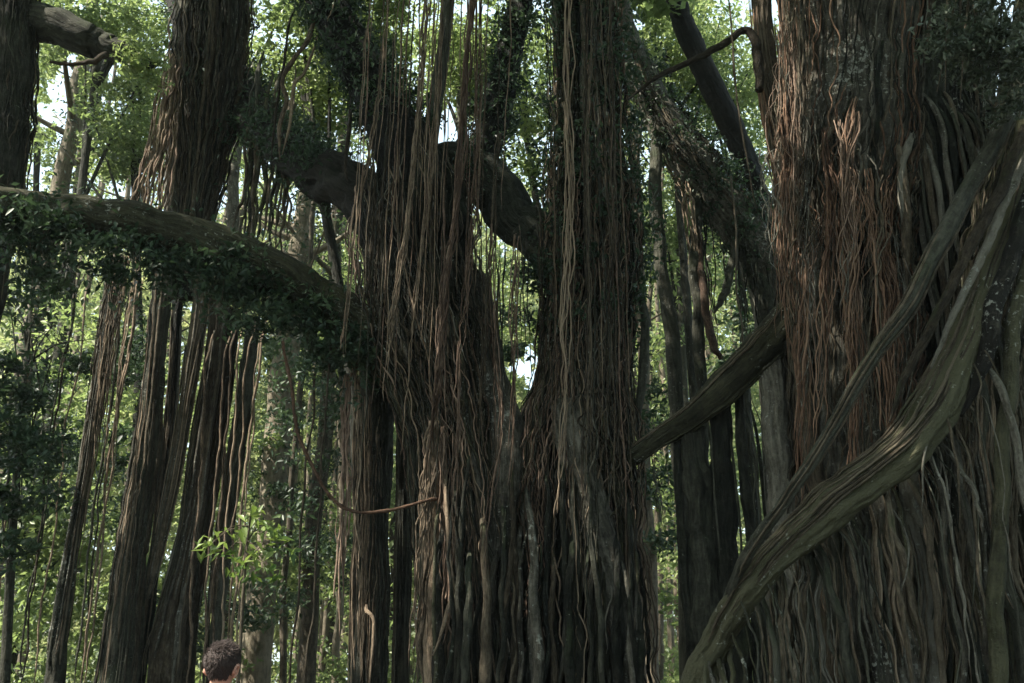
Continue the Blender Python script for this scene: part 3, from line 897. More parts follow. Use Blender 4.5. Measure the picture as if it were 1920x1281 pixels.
for pts, r, mt in [
    ([(1578, 130, 9.26), (1572, 190, 9.26), (1556, 250, 9.26), (1534, 285, 9.26), (1528, 330, 9.26)], 0.030, "root"),
    ([(1500, 250, 9.3), (1520, 280, 9.26), (1545, 268, 9.26), (1560, 230, 9.26)], 0.03, "root"),
    ([(1600, 215, 9.26), (1618, 300, 9.26), (1600, 400, 9.26), (1586, 440, 9.26), (1596, 530, 9.26), (1604, 610, 9.26)], 0.032, "root"),
    ([(1628, 370, 9.26), (1600, 400, 9.26), (1583, 430, 9.26), (1585, 500, 9.26), (1604, 590, 9.26)], 0.036, "root"),
    ([(1690, 230, 9.3), (1688, 300, 9.3), (1700, 420, 9.3), (1695, 560, 9.3)], 0.06, "root"),
    ([(1735, 215, 9.3), (1705, 270, 9.3), (1688, 330, 9.3), (1705, 480, 9.3)], 0.06, "grey"),
    ([(1845, 590, 7.7), (1862, 650, 7.7), (1884, 718, 7.7)], 0.014, "root"),
    ([(1838, 620, 7.7), (1850, 700, 7.7), (1832, 760, 7.7), (1842, 860, 7.7)], 0.012, "root"),
    ([(1790, 760, 7.75), (1760, 800, 7.7), (1735, 850, 7.7), (1730, 960, 7.7)], 0.018, "grey"),
    ([(1800, 700, 7.75), (1785, 790, 7.7), (1795, 880, 7.7), (1800, 1000, 7.7)], 0.015, "root"),
    ([(1695, 930, 7.7), (1712, 990, 7.7), (1705, 1060, 7.7), (1690, 1110, 7.7)], 0.016, "grey"),
    ([(1530, 1070, 7.8), (1505, 1110, 7.8), (1490, 1150, 7.8)], 0.014, "root"),
    ([(1395, 60, 9.55), (1375, 100, 9.55), (1382, 200, 9.55), (1400, 290, 9.55)], 0.012, "root"),
    ([(1372, -60, 9.5), (1372, 60, 9.5), (1380, 160, 9.5), (1400, 300, 9.5), (1420, 400, 9.5)], 0.012, "root"),
]:
    root(RB, np.array([P(*a) for a in pts]), r, r * 0.7, M[mt], 0.012, 0.6)
# cords of the right-hand curtain
for i in range(30):
    x = R.uniform(1700, 1870)
    r = R.uniform(0.014, 0.045)
    root(RB, drop(x, R.uniform(120, 240), R.uniform(520, 760), R.uniform(9.55, 9.85), R.uniform(-0.05, 0.02)), r, r * 0.8, M[R.choice(["bark", "root", "grey"])], 0.025, 0.35)
# roots spilling from the thick limb down to the ground
for i in range(92):
    x = R.uniform(1375, 1915)
    f = (x - 1355) / 545
    y0 = 1120 - f * 420 - R.uniform(10, 40) if x < 1700 else 860 - (x - 1700) * 1.1 + R.uniform(-60, 40)
    r = R.choice([R.uniform(0.005, 0.013), R.uniform(0.013, 0.042)], p=[0.68, 0.32])
    y1 = 1400 if R.random() < 0.75 else R.uniform(y0 + 150, 1250)
    Y = R.uniform(7.7, 8.7)
    root(RB, drop(x, y0, y1, Y, R.uniform(-0.08, 0.10)), r * 0.8, r, M[R.choice(["bark", "root", "grey", "mossy"], p=[0.35, 0.25, 0.3, 0.1])], 0.04, 0.45, 10, tuck=0.45)
for i in range(14):      # roots that wrap the limb's foot
    x = R.uniform(1300, 1400)
    root(RB, drop(x, 1270 - (x - 1300) * 1.6 + R.uniform(-20, 60), 1400, R.uniform(7.9, 8.3), R.uniform(-0.06, 0.06)), R.uniform(0.012, 0.04), 0.03, M[R.choice(["bark", "grey", "mossy"])], 0.04, 0.5, 10, tuck=0.35)
# heavy fused legs below the limb
for x, r, y0, mt in [(1650, 30, 880, "grey"), (1700, 32, 840, "grey"), (1610, 22, 920, "grey"), (1760, 26, 760, "bark"), (1560, 22, 950, "bark"), (1500, 22, 1010, "bark"), (1450, 20, 1060, "grey"), (1810, 22, 650, "bark"), (1850, 20, 560, "mossy")]:
    a = drop(x, y0, 1400, R.uniform(8.1, 8.5), R.uniform(-0.05, 0.1))
    mbp, rad = strand_path(a, r * mpp(1000, 8.15) * 0.65, r * mpp(1000, 8.15) * 0.82, 80, 0.05, 0.35)
    mb = MB()
    mb.tube(mbp, rad, 48, flute(80, 48, 6, 0.52, 0.5, 5))
    RB.part("prop_root", mb, M[mt], slant_o)
    tress(RB, mbp, rad, 5, 4, (0.006, 0.016), [M["grey"], M["root"], M["bark"], M["pale"]], s0=(0.02, 0.3), s1=(0.6, 1.0), lift=1.12, loose=0.4, spread=0.3)
for i in range(16):
    x = R.uniform(1790, 1915)
    y0 = R.uniform(430, 900)
    bundle(RB, [(x, y0, 8.3), (x + R.uniform(-12, 12), y0 + 120, 8.2), (x + R.uniform(-18, 18), y0 + R.uniform(240, 380), 8.2)], int(R.integers(3, 6)), 0.05, (0.006, 0.012), M["root"], fray=0.5)


RB.finish()

# ------------------------------------------------------------------ left root column
lb = P(330, 1281, 13.0)
LB = Thing("banyan_tree", (lb[0], 13.0, 0), "banyan made of slanting root columns beside the standing person, sunlit on its left edge", "tree")
_, ap, ar = limb(LB, "trunk", [(352, 560, 13.0, 18), (362, 430, 13.0, 22), (382, 300, 13.0, 30), (398, 150, 13.0, 42), (410, 0, 13.0, 46), (418, -300, 13.0, 46)], M["dark"], 130, 96, 14, 0.45)
_, a2p, a2r = limb(LB, "limb", [(315, 560, 12.8, 15), (320, 430, 12.8, 14), (326, 250, 12.8, 15), (340, 100, 12.8, 17), (352, -80, 12.8, 18), (360, -300, 12.8, 18)], M["grey"], 80, 24, 4, 0.25)
cords(LB, ap, ar, 56, (0.012, 0.04), None, s0=(0.0, 0.2), s1=(0.7, 1.0), mats=[M["root"], M["grey"], M["bark"]], lift=1.1, wander=0.16, loose=0.5)
for pts, r0, mt in [
    ([(305, 480, 12.8, 24), (302, 560, 12.8, 18), (288, 720, 12.8, 20), (271, 880, 12.8, 26), (248, 1040, 12.8, 31), (218, 1281, 12.8, 36), (200, 1500, 12.8, 40)], 7, "bark"),
    ([(335, 500, 13.2, 9), (327, 700, 13.2, 9), (308, 900, 13.2, 9), (288, 1080, 13.2, 9), (262, 1300, 13.2, 10)], 6, "bark"),
    ([(380, 520, 12.9, 14), (372, 600, 12.9, 14), (345, 780, 12.9, 13), (312, 960, 12.9, 12), (282, 1090, 12.9, 9), (270, 1140, 12.9, 3)], 4, "root"),
    ([(412, 540, 13.0, 20), (405, 640, 13.0, 16), (382, 800, 13.0, 17), (358, 980, 13.0, 20), (328, 1130, 13.0, 24), (303, 1281, 13.0, 34), (290, 1500, 13.0, 38)], 7, "root"),
    ([(440, 580, 13.2, 12), (425, 700, 13.2, 13), (400, 860, 13.2, 15), (372, 1020, 13.2, 18), (350, 1150, 13.2, 22), (335, 1300, 13.2, 24)], 5, "root"),
    ([(475, 600, 13.3, 14), (458, 760, 13.3, 14), (432, 920, 13.3, 14), (412, 1100, 13.3, 14), (398, 1300, 13.3, 15)], 5, "bark"),
    ([(212, 500, 12.6, 12), (198, 640, 12.6, 12), (172, 820, 12.6, 12), (142, 1000, 12.6, 12), (112, 1200, 12.6, 17), (98, 1320, 12.6, 20)], 5, "bark"),
]:
    _, qp, qr = limb(LB, "trunk" if r0 == 7 else "limb", pts, M[mt], 110, 40, r0, 0.35, 0.06)
    cords(LB, qp, qr, 9, (0.008, 0.026), None, s0=(0, 0.5), s1=(0.6, 1.0), mats=[M["root"], M["grey"], M["root"], M["bark"]], lift=1.04, wander=0.45)
    tress(LB, qp, qr, 4, 3, (0.004, 0.009), [M["root"], M["pale"], M["bark"]], lift=1.1)
tress(LB, ap, ar, 30, 6, (0.005, 0.013), [M["root"], M["root"], M["bark"]], s0=(0.0, 0.3), s1=(0.5, 1.0), wander=0.1, lift=1.2, loose=0.6)
for i in range(11):      # slim plumb roots let down from the mossy limb's height to the left
    x = R.uniform(30, 330)
    dx = -0.135 * 800
    root(LB, np.array([P(x, 470 + R.uniform(0, 60), 12.9), P(x + dx * 0.5, 880, 12.9), P(x + dx, 1290, 12.9)]), R.uniform(0.008, 0.024), 0.014, M[R.choice(["root", "bark", "pale"], p=[0.4, 0.4, 0.2])], 0.05, 0.3, tuck=0.0)
# lit splay of roots to the left of the column
for i in range(34):
    x = R.uniform(315, 345)
    y0 = R.uniform(60, 220)
    xe = R.uniform(228, 318)
    ye = R.uniform(370, 460)
    root(LB, np.array([P(x, y0, 12.6), P(x * 0.62 + xe * 0.38, y0 * 0.55 + ye * 0.45, 12.55), P(xe, ye, 12.5)]), R.uniform(0.010, 0.024), 0.013, M[R.choice(["pale", "pink", "pale"])], 0.05, 0.5, 6, tuck=0.1)
for i in range(14):
    x = R.uniform(205, 262)
    bundle(LB, [(x, 480, 12.3), (x - 12, 560, 12.3), (x - 34, 700, 12.3), (x - 60 + R.uniform(-8, 8), R.uniform(820, 1000), 12.3)], 3, 0.05, (0.006, 0.013), M["pale" if i % 2 else "root"], fray=0.3)
for x0, x1, r in [(440, 392, 0.018), (452, 408, 0.014), (492, 425, 0.02), (470, 420, 0.014), (395, 350, 0.02), (430, 375, 0.016), (488, 440, 0.012)]:
    root(LB, np.array([P(x0, 580, 12.7), P(x0 * 0.66 + x1 * 0.34, 820, 12.7), P(x1 * 0.7 + x0 * 0.3, 1050, 12.7), P(x1, 1300, 12.7)]), r, r * 0.9, M["pale"], 0.03, 0.5)
for i in range(20):
    x = R.uniform(455, 545)
    y0 = R.uniform(60, 260)
    root(LB, np.array([P(x + 4, y0, 12.2), P(x, 330, 12.2), P(x - R.uniform(5, 30), R.uniform(430, 520), 12.2)]), R.uniform(0.012, 0.045), 0.014, M[R.choice(["bark", "root", "mossy"])], 0.04, 0.5)


LB.finish()

# ------------------------------------------------------------------ far-left trunk with its stub
fl = P(20, 1281, 10.8)
FT = Thing("fig_tree", (fl[0], 10.8, 0), "brown trunk at the far left, laced with thin roots, with a heavy limb up high", "tree")
_, fp, fr_ = limb(FT, "trunk", [(-130, 1400, 10.8, 60), (-85, 800, 10.8, 52), (-5, 350, 10.8, 46), (18, 180, 10.8, 42), (22, 0, 10.8, 40), (22, -250, 10.8, 38)], M["bark"], 120, 64, 8, 0.25)
fl_o, _, _ = limb(FT, "limb", [(10, 20, 10.9, 40), (70, 40, 10.9, 38), (140, 62, 10.9, 32), (195, 84, 10.9, 27), (232, 100, 10.9, 22), (262, 112, 10.9, 14), (290, 126, 11.0, 6)], M["bark"], 60, 36, 4, 0.12, 0.15)
limb(FT, "limb", [(95, 118, 10.8, 3), (140, 120, 10.8, 4), (178, 114, 10.8, 5), (200, 100, 10.8, 6)], M["pale"], 30, 10, 0, 0, 0.5)
cords(FT, fp, fr_, 10, (0.008, 0.022), None, s0=(0, 0.5), s1=(0.6, 1.0), mats=[M["root"], M["bark"]], lift=1.02, wander=1.0)
tress(FT, fp, fr_, 12, 5, (0.004, 0.010), [M["root"], M["bark"]])
FT.finish()
mb = MB()
cloud(mb, 262, 120, 10.9, 34, 40, 0.4, 22, 0.22, 50, 0.085, 0.7, gaps=False)
cloud(mb, 200, 40, 11.2, 60, 26, 0.4, 20, 0.22, 50, 0.085, 0.6, gaps=False)
FT.part("foliage", mb, M["leaf"], fl_o)


# ------------------------------------------------------------------ mid trees right of centre
q = P(1440, 1281, 14)
MT = Thing("leaning_tree", (q[0], 14.0, 0), "leaning grey trunk with dark ivy and slim props, right of the forked banyan", "tree")
lean_o, m1p, m1r = limb(MT, "trunk", [(1480, 1400, 14.0, 46), (1475, 900, 14.0, 46), (1465, 650, 14.0, 44), (1430, 500, 14.0, 44), (1370, 400, 14.0, 42), (1310, 320, 14.0, 40), (1255, 240, 14.0, 36), (1205, 150, 14.0, 32), (1160, 40, 14.0, 28), (1130, -120, 14.0, 24)], M["grey"], 130, 48, 5, 0.15)
for pts, mt in [([(1236, 205, 14.0, 9), (1226, 330, 13.8, 12), (1240, 480, 13.7, 13), (1258, 640, 13.7, 14), (1272, 790, 13.7, 15), (1282, 1000, 13.7, 15), (1290, 1300, 13.7, 16)], "bark"),
                ([(1318, 335, 14.0, 6), (1302, 450, 13.7, 11), (1308, 580, 13.6, 11), (1315, 720, 13.6, 11), (1322, 900, 13.6, 12)], "bark"),
                ([(1310, 430, 13.7, 3), (1318, 540, 13.5, 7), (1335, 640, 13.5, 8), (1352, 672, 13.5, 4)], "pink"),
                ([(1385, 430, 13.8, 6), (1362, 540, 13.5, 8), (1340, 585, 13.4, 3)], "bark"),
                ([(1380, 420, 13.8, 22), (1420, 520, 13.8, 18), (1450, 640, 13.8, 20)], "bark")]:
    limb(MT, "prop_root", pts, M[mt], 70, 20, 3, 0.15, 0.3, lean_o)
for i in range(22):
    x = R.uniform(1300, 1460)
    root(MT, drop(x, R.uniform(370, 460), R.uniform(560, 740), R.uniform(13.5, 13.9), R.uniform(-0.1, 0.1)), R.uniform(0.008, 0.02), 0.008, M["bark"], 0.04, 0.5, 6)
for i in range(10):
    x = R.uniform(1270, 1300)
    root(MT, drop(x, R.uniform(310, 340), R.uniform(420, 520), 13.6, R.uniform(-0.1, 0.2)), R.uniform(0.01, 0.02), 0.008, M["pale"], 0.03, 0.5, 6)
tress(MT, m1p, m1r, 12, 4, (0.006, 0.014), [M['root'], M['pale'], M['bark']], s0=(0.2, 0.6), s1=(0.5, 0.9))
MT.finish()
q = P(1470, 1281, 15.5)
DT = Thing("leaning_tree", (q[0], 15.5, 0), "thin trunk darkened to a silhouette, leaning left behind the broken reddish branch", "tree")
_, dp, dr = limb(DT, "trunk", [(1540, 1400, 15.5, 30), (1510, 900, 15.5, 30), (1470, 550, 15.5, 27), (1430, 400, 15.5, 25), (1385, 270, 15.5, 24), (1330, 150, 15.5, 23), (1280, 40, 15.5, 21), (1240, -100, 15.5, 19)], M["black"], 110, 36, 4, 0.15)  # silhouette comes from the near-black colour, standing in for shade

# ------------------------------------------------------------------ forest behind
VERT = lambda px, py: (px - 960) / (py + 4860.0)


def tree_at(name, px, py, Y, rpx, label, mat, crown_c=0, cover=None, lean=0.0, group=None, top=17.0, ivn=160, lmat="leafdark", crown_z=13.0, cr=2.6):
    s_ = mpp(py, Y)
    b = P(px, py, Y)
    T = Thing(name, (b[0], Y, 0), label, "tree", group)
    n = 70
    z = np.linspace(-0.2, top, n)
    path = np.stack([b[0] + lean * (z - b[2]) + noise1(n, 2, 0.10), np.full(n, Y) + noise1(n, 2, 0.10), z], 1)
    rad = rpx * s_ * np.linspace(1.15, 0.65, n) * (1 + noise1(n, 4, 0.06))
    mb = MB()
    mb.tube(path, rad, 20, flute(n, 20, 4, 0.15))
    T.part("trunk", mb, mat)
    mb = MB()
    for i in range(5):
        j = int(n * R.uniform(0.55, 0.95))
        a = R.uniform(0, 6.28)
        l = R.uniform(1.2, 3.0)
        e = path[j] + np.array([math.cos(a) * l, math.sin(a) * l, l * 0.6])
        m = 16
        p2 = spline(np.array([path[j], path[j] * 0.5 + e * 0.5 + [0, 0, -0.2], e]), m)
        mb = MB()
        mb.tube(p2, np.linspace(rad[j] * 0.45, 0.012, m), 7)
        T.part("branch", mb, mat)
    if crown_c:
        mb = MB()
        c0 = path[int(n * 0.85)] + np.array([0, 0, 0.5])
        for i in range(crown_c // 2):
            d = R.normal(size=3)
            d /= np.linalg.norm(d)
            c = c0 + d * R.random() ** 0.4 * np.array([cr, cr, cr * 1.3])
            qq = clump_points(c, R.uniform(0.35, 0.8), int(R.uniform(40, 90)))
            qq = qq[gap_ok(qq)]
            qq = qq[sun_ok(qq)]
            mb.leaves(qq, 0.15, 0.6, tint=R.random())
        if mb.n:
            T.part("crown", mb, M["leaf"])
    if cover:
        mb = MB()
        ivy(mb, path, rad, ivn, 0.10, 0.14, cover, 0.4)
        T.part("ivy", mb, M[lmat])
    return T


G = "forest trees standing behind the banyans"
tree_at("forest_tree", 132, 240, 19, 20, "dark ivy-wrapped trunk against the sky gap under the far-left limb", M["far"], 26, (0.1, 0.9), 0.02, G)
tree_at("forest_tree", 432, 380, 19, 13, "pale grey trunk glimpsed behind the slanting root columns", M["grey"], 22, None, 0.0, G)
tree_at("forest_tree", 487, 1150, 20, 27, "brown trunk behind the bright-leaved sapling, dark with ivy above", M["far"], 26, (0.28, 0.95), 0.03, G, ivn=420)
tree_at("forest_tree", 600, 900, 21, 15, "slim ivy-clad trunk behind the loop of the hanging liana", M["far"], 20, (0.2, 0.9), 0.01, G, ivn=260)
tree_at("forest_tree", 1188, 1100, 17, 12, "light brown trunk close behind the forked banyan's right foot", M["pale"], 18, None, 0.0, G)
tree_at("forest_tree", 1228, 1230, 18, 13, "mossy brown trunk in the gap left of the twin pillars", M["far"], 18, (0.3, 0.8), 0.0, G)
tree_at("forest_tree", 35, 1000, 20, 13, "dark slim trunk in the shrubs below the mossy limb's left end", M["bark"], 18, (0.3, 0.9), 0.02, G)
for i, (x, Y, r, py) in enumerate([(505, 24, 6, 1200), (532, 27, 7, 1200), (556, 25, 5, 1200), (574, 30, 8, 1200), (612, 26, 6, 1200), (628, 23, 7, 1200), (758, 24, 7, 1200), (1243, 28, 5, 1200), (1262, 25, 6, 1200),
                                   (150, 22, 8, 900), (85, 24, 7, 1000), (232, 26, 7, 1000), (20, 27, 8, 1000), (345, 28, 7, 1100), (1340, 29, 7, 900), (1400, 30, 6, 900), (545, 19, 6, 1000), (640, 33, 10, 800)] + [(x_, R.uniform(20, 38), R.uniform(4, 8), 1100) for x_ in (15, 52, 110, 128, 175, 262, 372, 425, 470, 492, 518, 585, 603, 648, 742, 770, 1215, 1236, 1252, 1275, 1362, 1378)]):
    tree_at("forest_tree", x, py, Y, r, "thin bare pole-like trunk in the lit forest behind the banyans", M["far"], 14, None, R.uniform(-0.02, 0.02), G, top=R.uniform(13, 19))

# understorey and far wood (nobody could count these leaves)
mb = MB()
for px, py, Y, rx, ry, dz, c in [(60, 700, 16, 160, 200, 2, 70), (60, 1050, 15, 150, 200, 2, 70), (220, 800, 18, 170, 240, 2, 60), (180, 1150, 17, 200, 160, 2, 60), (400, 1000, 20, 160, 260, 2, 60),
                                 (600, 1080, 22, 120, 220, 2, 60), (1250, 1050, 20, 90, 240, 2, 50), (540, 700, 22, 120, 180, 2, 40), (1230, 620, 22, 100, 200, 2, 45), (1380, 900, 22, 60, 200, 2, 30), (760, 900, 20, 50, 320, 2, 40), (300, 1260, 24, 340, 50, 2, 70), (700, 1260, 25, 200, 50, 2, 40), (1250, 1260, 24, 100, 50, 2, 30), (1380, 620, 22, 90, 160, 2, 40), (970, 560, 24, 60, 180, 2, 40)]:
    cloud(mb, px, py, Y, rx, ry, dz * 1.6, int(c * 0.62), 0.5, 75, 0.16, None, 0.5, 0.4)
tag(mb.build("undergrowth", M["leaf"]), kind="stuff")
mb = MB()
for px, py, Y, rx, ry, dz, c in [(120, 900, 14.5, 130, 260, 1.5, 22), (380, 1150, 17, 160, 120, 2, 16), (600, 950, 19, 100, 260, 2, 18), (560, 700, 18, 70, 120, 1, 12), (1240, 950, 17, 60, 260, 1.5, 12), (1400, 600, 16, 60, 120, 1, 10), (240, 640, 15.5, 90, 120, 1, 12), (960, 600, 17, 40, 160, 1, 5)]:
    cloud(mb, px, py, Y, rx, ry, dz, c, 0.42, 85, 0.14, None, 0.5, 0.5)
tag(mb.build("shaded_undergrowth", M["leafdark"]), kind="stuff")  # darker leaf colour stands in for clumps lying in shade
mb = MB()
for i in range(760):
    x, y, Y = R.uniform(-60, 1560), R.uniform(-120, 1310), R.uniform(26, 46)
    c = P(x, y, Y)
    if c[2] > 26 or not gap_ok(c[None])[0] or (y < 420 and R.random() < 0.45):
        continue
    n = 11
    for j in range(n):
        q = clump_points(c + R.normal(size=3) * np.array([1.1, 1.1, 0.9]), R.uniform(0.35, 0.9), 34)
        mb.leaves(q[gap_ok(q)], 0.26, 0.5, tint=R.random())
for i in range(420):
    x, y, Y = (R.uniform(-80, 1580) if i % 5 else R.uniform(1500, 2500)), R.uniform(430, 1320), R.uniform(50, 62)
    c = P(x, y, Y)
    if not gap_ok(c[None])[0]:
        continue
    for j in range(9):
        q = clump_points(c + R.normal(size=3) * np.array([1.8, 1.5, 1.5]), R.uniform(0.8, 1.6), 26)
        mb.leaves(q[gap_ok(q)], 0.6, 0.5, tint=R.random())
tag(mb.build("far_woodland", M["leaffar"]), kind="stuff")

# mid-distance leafy crowns, each a tree of its own
GC = "leafy trees whose crowns fill the space over the banyans"
for bxp, px, py, Y, rx, ry, dz, c, lab in [
    (20, 190, 60, 17, 170, 90, 1.8, 90, "bright green leafy crown above the far-left limb"),
    (235, 250, 250, 18, 110, 120, 1.5, 70, "leafy tree between the far-left trunk and the root columns"),
    (10, 70, 240, 20, 60, 150, 1.5, 40, "leafy tree close beside the far-left trunk"),
    (700, 560, 120, 15, 90, 150, 1.5, 90, "dark leafy crown behind the wavy pale roots"),
    (830, 700, 60, 15, 90, 110, 1.5, 70, "dark leafy crown over the up-slanting limb of the forked banyan"),
    (1100, 980, 200, 19, 80, 200, 2, 70, "yellow-green tree in the window between the banyan's twin stems"),
    (1340, 1250, 80, 18, 130, 110, 2, 80, "leafy crown behind the broken reddish branch"),
    (1430, 1380, 200, 19, 110, 160, 2, 90, "leafy tree behind the thin leaning trunk darkened to a silhouette"),
    (1310, 1270, 420, 20, 90, 110, 2, 50, "leafy tree seen under the leaning grey trunk"),
    (880, 860, 110, 17, 90, 130, 1.5, 80, "dark leafy crown behind the thickest hanging pinkish roots"),
    (1110, 1130, 120, 18, 90, 160, 1.5, 60, "leafy tree right behind the ivy-edged upper stem of the forked banyan"),
    (690, 620, 560, 22, 90, 120, 2, 40, "sunny leafy tree under the dark limb, above the mossy limb"),
]:
    b = P(px, py, Y)
    T = Thing("leafy_tree", (P(bxp, 1200, Y)[0], Y, 0), lab, "tree", GC)
    n = 40
    path = spline(np.array([[T.base[0], Y, -0.2], [T.base[0] * 0.7 + b[0] * 0.3, Y + 0.2, b[2] * 0.5], [b[0], Y, b[2]]]), n)
    mb = MB()
    mb.tube(path, np.linspace(0.13, 0.06, n), 12)
    T.part("trunk", mb, M["bark"])
    for i in range(6):
        e = b + R.normal(size=3) * np.array([rx, 60, ry]) * mpp(py, Y) * 0.6
        s0 = path[int(n * R.uniform(0.7, 0.99))]
        p2 = spline(np.array([s0, s0 * 0.5 + e * 0.5 + [0, 0, 0.15], e]), 16)
        mb = MB()
        mb.tube(p2, np.linspace(0.05, 0.008, 16), 6)
        T.part("branch", mb, M["bark"])
    mb = MB()
    cloud(mb, px, py, Y, rx, ry, dz, c, 0.5, 95, 0.13)
    T.part("crown", mb, M["leaf"])

q = P(40, 1281, 12.0)
YT = Thing("leafy_tree", (q[0], 12.0, 0), "dark glossy-leaved young tree filling the space under the mossy limb's far end", "tree")
mb = MB()
st = spline(np.array([[q[0], 12.0, -0.2], P(30, 900, 12.0), P(60, 560, 12.1)]), 30)
mb.tube(st, np.linspace(0.07, 0.02, 30), 10)
YT.part("trunk", mb, M["bark"])
mb = MB()
for px, py, rx, ry, c in [(40, 560, 80, 70, 22), (110, 650, 90, 70, 22), (20, 760, 60, 110, 22), (80, 880, 60, 80, 12), (20, 1000, 40, 90, 10)]:
    cloud(mb, px, py, 12.0 + R.uniform(-0.4, 0.6), rx, ry, 0.7, c, 0.26, 55, 0.12, 0.4, 0.5, 0.5)
    for k in range(5):
        e = P(px + R.uniform(-0.7, 0.7) * rx, py + R.uniform(-0.7, 0.7) * ry, 12.0)
        s0 = st[int(R.uniform(14, 29))]
        tw = MB()
        tw.tube(spline(np.array([s0, s0 * 0.5 + e * 0.5 + [0, 0, 0.1], e]), 12), np.linspace(0.016, 0.004, 12), 5)
        YT.part("branch", tw, M["bark"])
YT.part("crown", mb, M["leafdark"])

# ------------------------------------------------------------------ climbers and leaves near the banyans
VN = Thing("climbing_vine", P(300, 430, 9.8), "dark small-leaved vine draped along the mossy sweeping limb", "vine")
mb = MB()
ivy(mb, mp, mr, 130, 0.085, 0.08, (0.10, 0.92), 0.4)
for px, py, Y, rx, ry, c in [(50, 425, 9.1, 110, 40, 26), (150, 490, 9.3, 110, 50, 18), (330, 505, 9.8, 90, 26, 14), (440, 535, 10.1, 80, 40, 20), (520, 590, 10.3, 110, 50, 26), (640, 655, 10.6, 60, 50, 16), (420, 480, 9.9, 90, 20, 12)]:
    cloud(mb, px, py, Y, rx, ry, 0.4, c, 0.22, 40, 0.09, None, 0.5, 0.7, gaps=False)
for i in range(95):
    k_ = int(R.uniform(0.08, 0.80) * (len(mp) - 1))
    c0 = mp[k_] + np.array([R.uniform(-0.1, 0.1), R.uniform(-1, 0.6) * mr[k_], -0.5 * mr[k_]])
    ln = R.uniform(0.15, 0.85)
    c1 = c0 + np.array([R.uniform(-0.2, 0.2), R.uniform(-0.2, 0.1), -ln])
    pth = spline(np.array([c0, c0 * 0.5 + c1 * 0.5 + [R.uniform(-0.1, 0.1), -0.08, 0], c1]), 14)
    tw = MB()
    tw.tube(pth, np.linspace(0.006, 0.002, 14), 4)
    VN.strand("stem", tw, M["root"])
    q = np.repeat(pth[2:], int(R.integers(2, 5)), 0)
    mb.leaves(q + R.normal(size=q.shape) * 0.05, 0.09, 0.4, droop=0.9, tint=R.random())
VN.finish(95)
VN.part("foliage", mb, M["leafdark"])
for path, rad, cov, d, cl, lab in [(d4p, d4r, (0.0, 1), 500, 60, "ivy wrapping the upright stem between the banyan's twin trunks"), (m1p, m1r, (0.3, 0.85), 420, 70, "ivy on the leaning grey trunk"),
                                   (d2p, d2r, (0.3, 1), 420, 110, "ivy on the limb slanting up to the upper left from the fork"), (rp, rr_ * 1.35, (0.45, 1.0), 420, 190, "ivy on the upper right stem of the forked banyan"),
                                   (d1p, d1r, (0.25, 1.0), 420, 150, "ivy on the shade-darkened limb that reaches behind the root columns"), (ap, ar, (0.3, 1.0), 60, 16, "sparse ivy tucked among the slanting root columns")]:
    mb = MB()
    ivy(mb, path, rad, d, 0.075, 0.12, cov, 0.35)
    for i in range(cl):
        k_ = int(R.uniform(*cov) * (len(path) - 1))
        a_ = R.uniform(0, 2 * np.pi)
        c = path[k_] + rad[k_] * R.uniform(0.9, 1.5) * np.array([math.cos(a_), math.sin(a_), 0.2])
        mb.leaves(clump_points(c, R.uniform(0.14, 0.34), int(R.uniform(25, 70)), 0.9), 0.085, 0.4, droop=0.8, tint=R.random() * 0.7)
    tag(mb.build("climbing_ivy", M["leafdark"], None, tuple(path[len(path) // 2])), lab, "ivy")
# foliage sprays overhanging at upper right
q = P(1840, 40, 7.2)
OV = Thing("overhanging_bough", (q[0], 7.2, q[2] + 1.2), "grey-green leafy bough hanging in front of the right banyan's top corner", "bough")
for i in range(9):
    e = P(R.uniform(1740, 1930), R.uniform(20, 210), 7.2 + R.uniform(-0.3, 0.3))
    s0 = P(R.uniform(1800, 1960), -160, 7.4)
    mb = MB()
    mb.tube(spline(np.array([s0, s0 * 0.4 + e * 0.6 + [0, 0, 0.25], e]), 20), np.linspace(0.022, 0.004, 20), 6)
    OV.part("branch", mb, M["root"])
mb = MB()
cloud(mb, 1850, 70, 7.2, 110, 90, 0.5, 80, 0.16, 45, 0.065, 0.5, 0.5, 0.6, gaps=False)
cloud(mb, 1900, 160, 7.2, 60, 70, 0.4, 26, 0.14, 40, 0.06, 0.5, 0.5, 0.6, gaps=False)
OV.part("foliage", mb, M["leafgrey"])

# liana loop
L1 = [(528, 640, 10.2), (545, 720, 10.2), (560, 810, 10.2), (590, 885, 10.2), (625, 938, 10.2), (670, 960, 10.2), (730, 957, 10.2), (790, 941, 10.2), (822, 934, 10.35), (850, 930, 10.8)]
mb = MB()
ctrl = np.array([P(*a) for a in L1])
p_, r_ = strand_path(ctrl, 0.018, 0.015, 120, 0.014, 0.8)
r_ *= 1 + 0.25 * (np.sin(np.arange(120) * 0.9) > 0.85)
mb.tube(p_, r_, 9)
tag(mb.build("liana", M["red"], None, tuple(ctrl[4])), "reddish liana curving in a loop from the mossy limb to the trunk", "liana")
for i, (x, y0, y1, Y, lab) in enumerate([(622, 640, 1290, 10.6, "straight slack liana hanging beside the loop"), (590, 700, 1290, 11.2, "thin grey liana left of the loop"), (1372, 330, 660, 12.5, "thin vine trailing from the leaning grey trunk")]):
    c = drop(x, y0, y1, Y, -0.05)
    p_, r_ = strand_path(c, 0.013, 0.013, 70, 0.03, 0.4)
    mb = MB()
    mb.tube(p_, r_, 7)
    tag(mb.build("liana", M["root"], None, tuple(c[0])), lab, "liana")

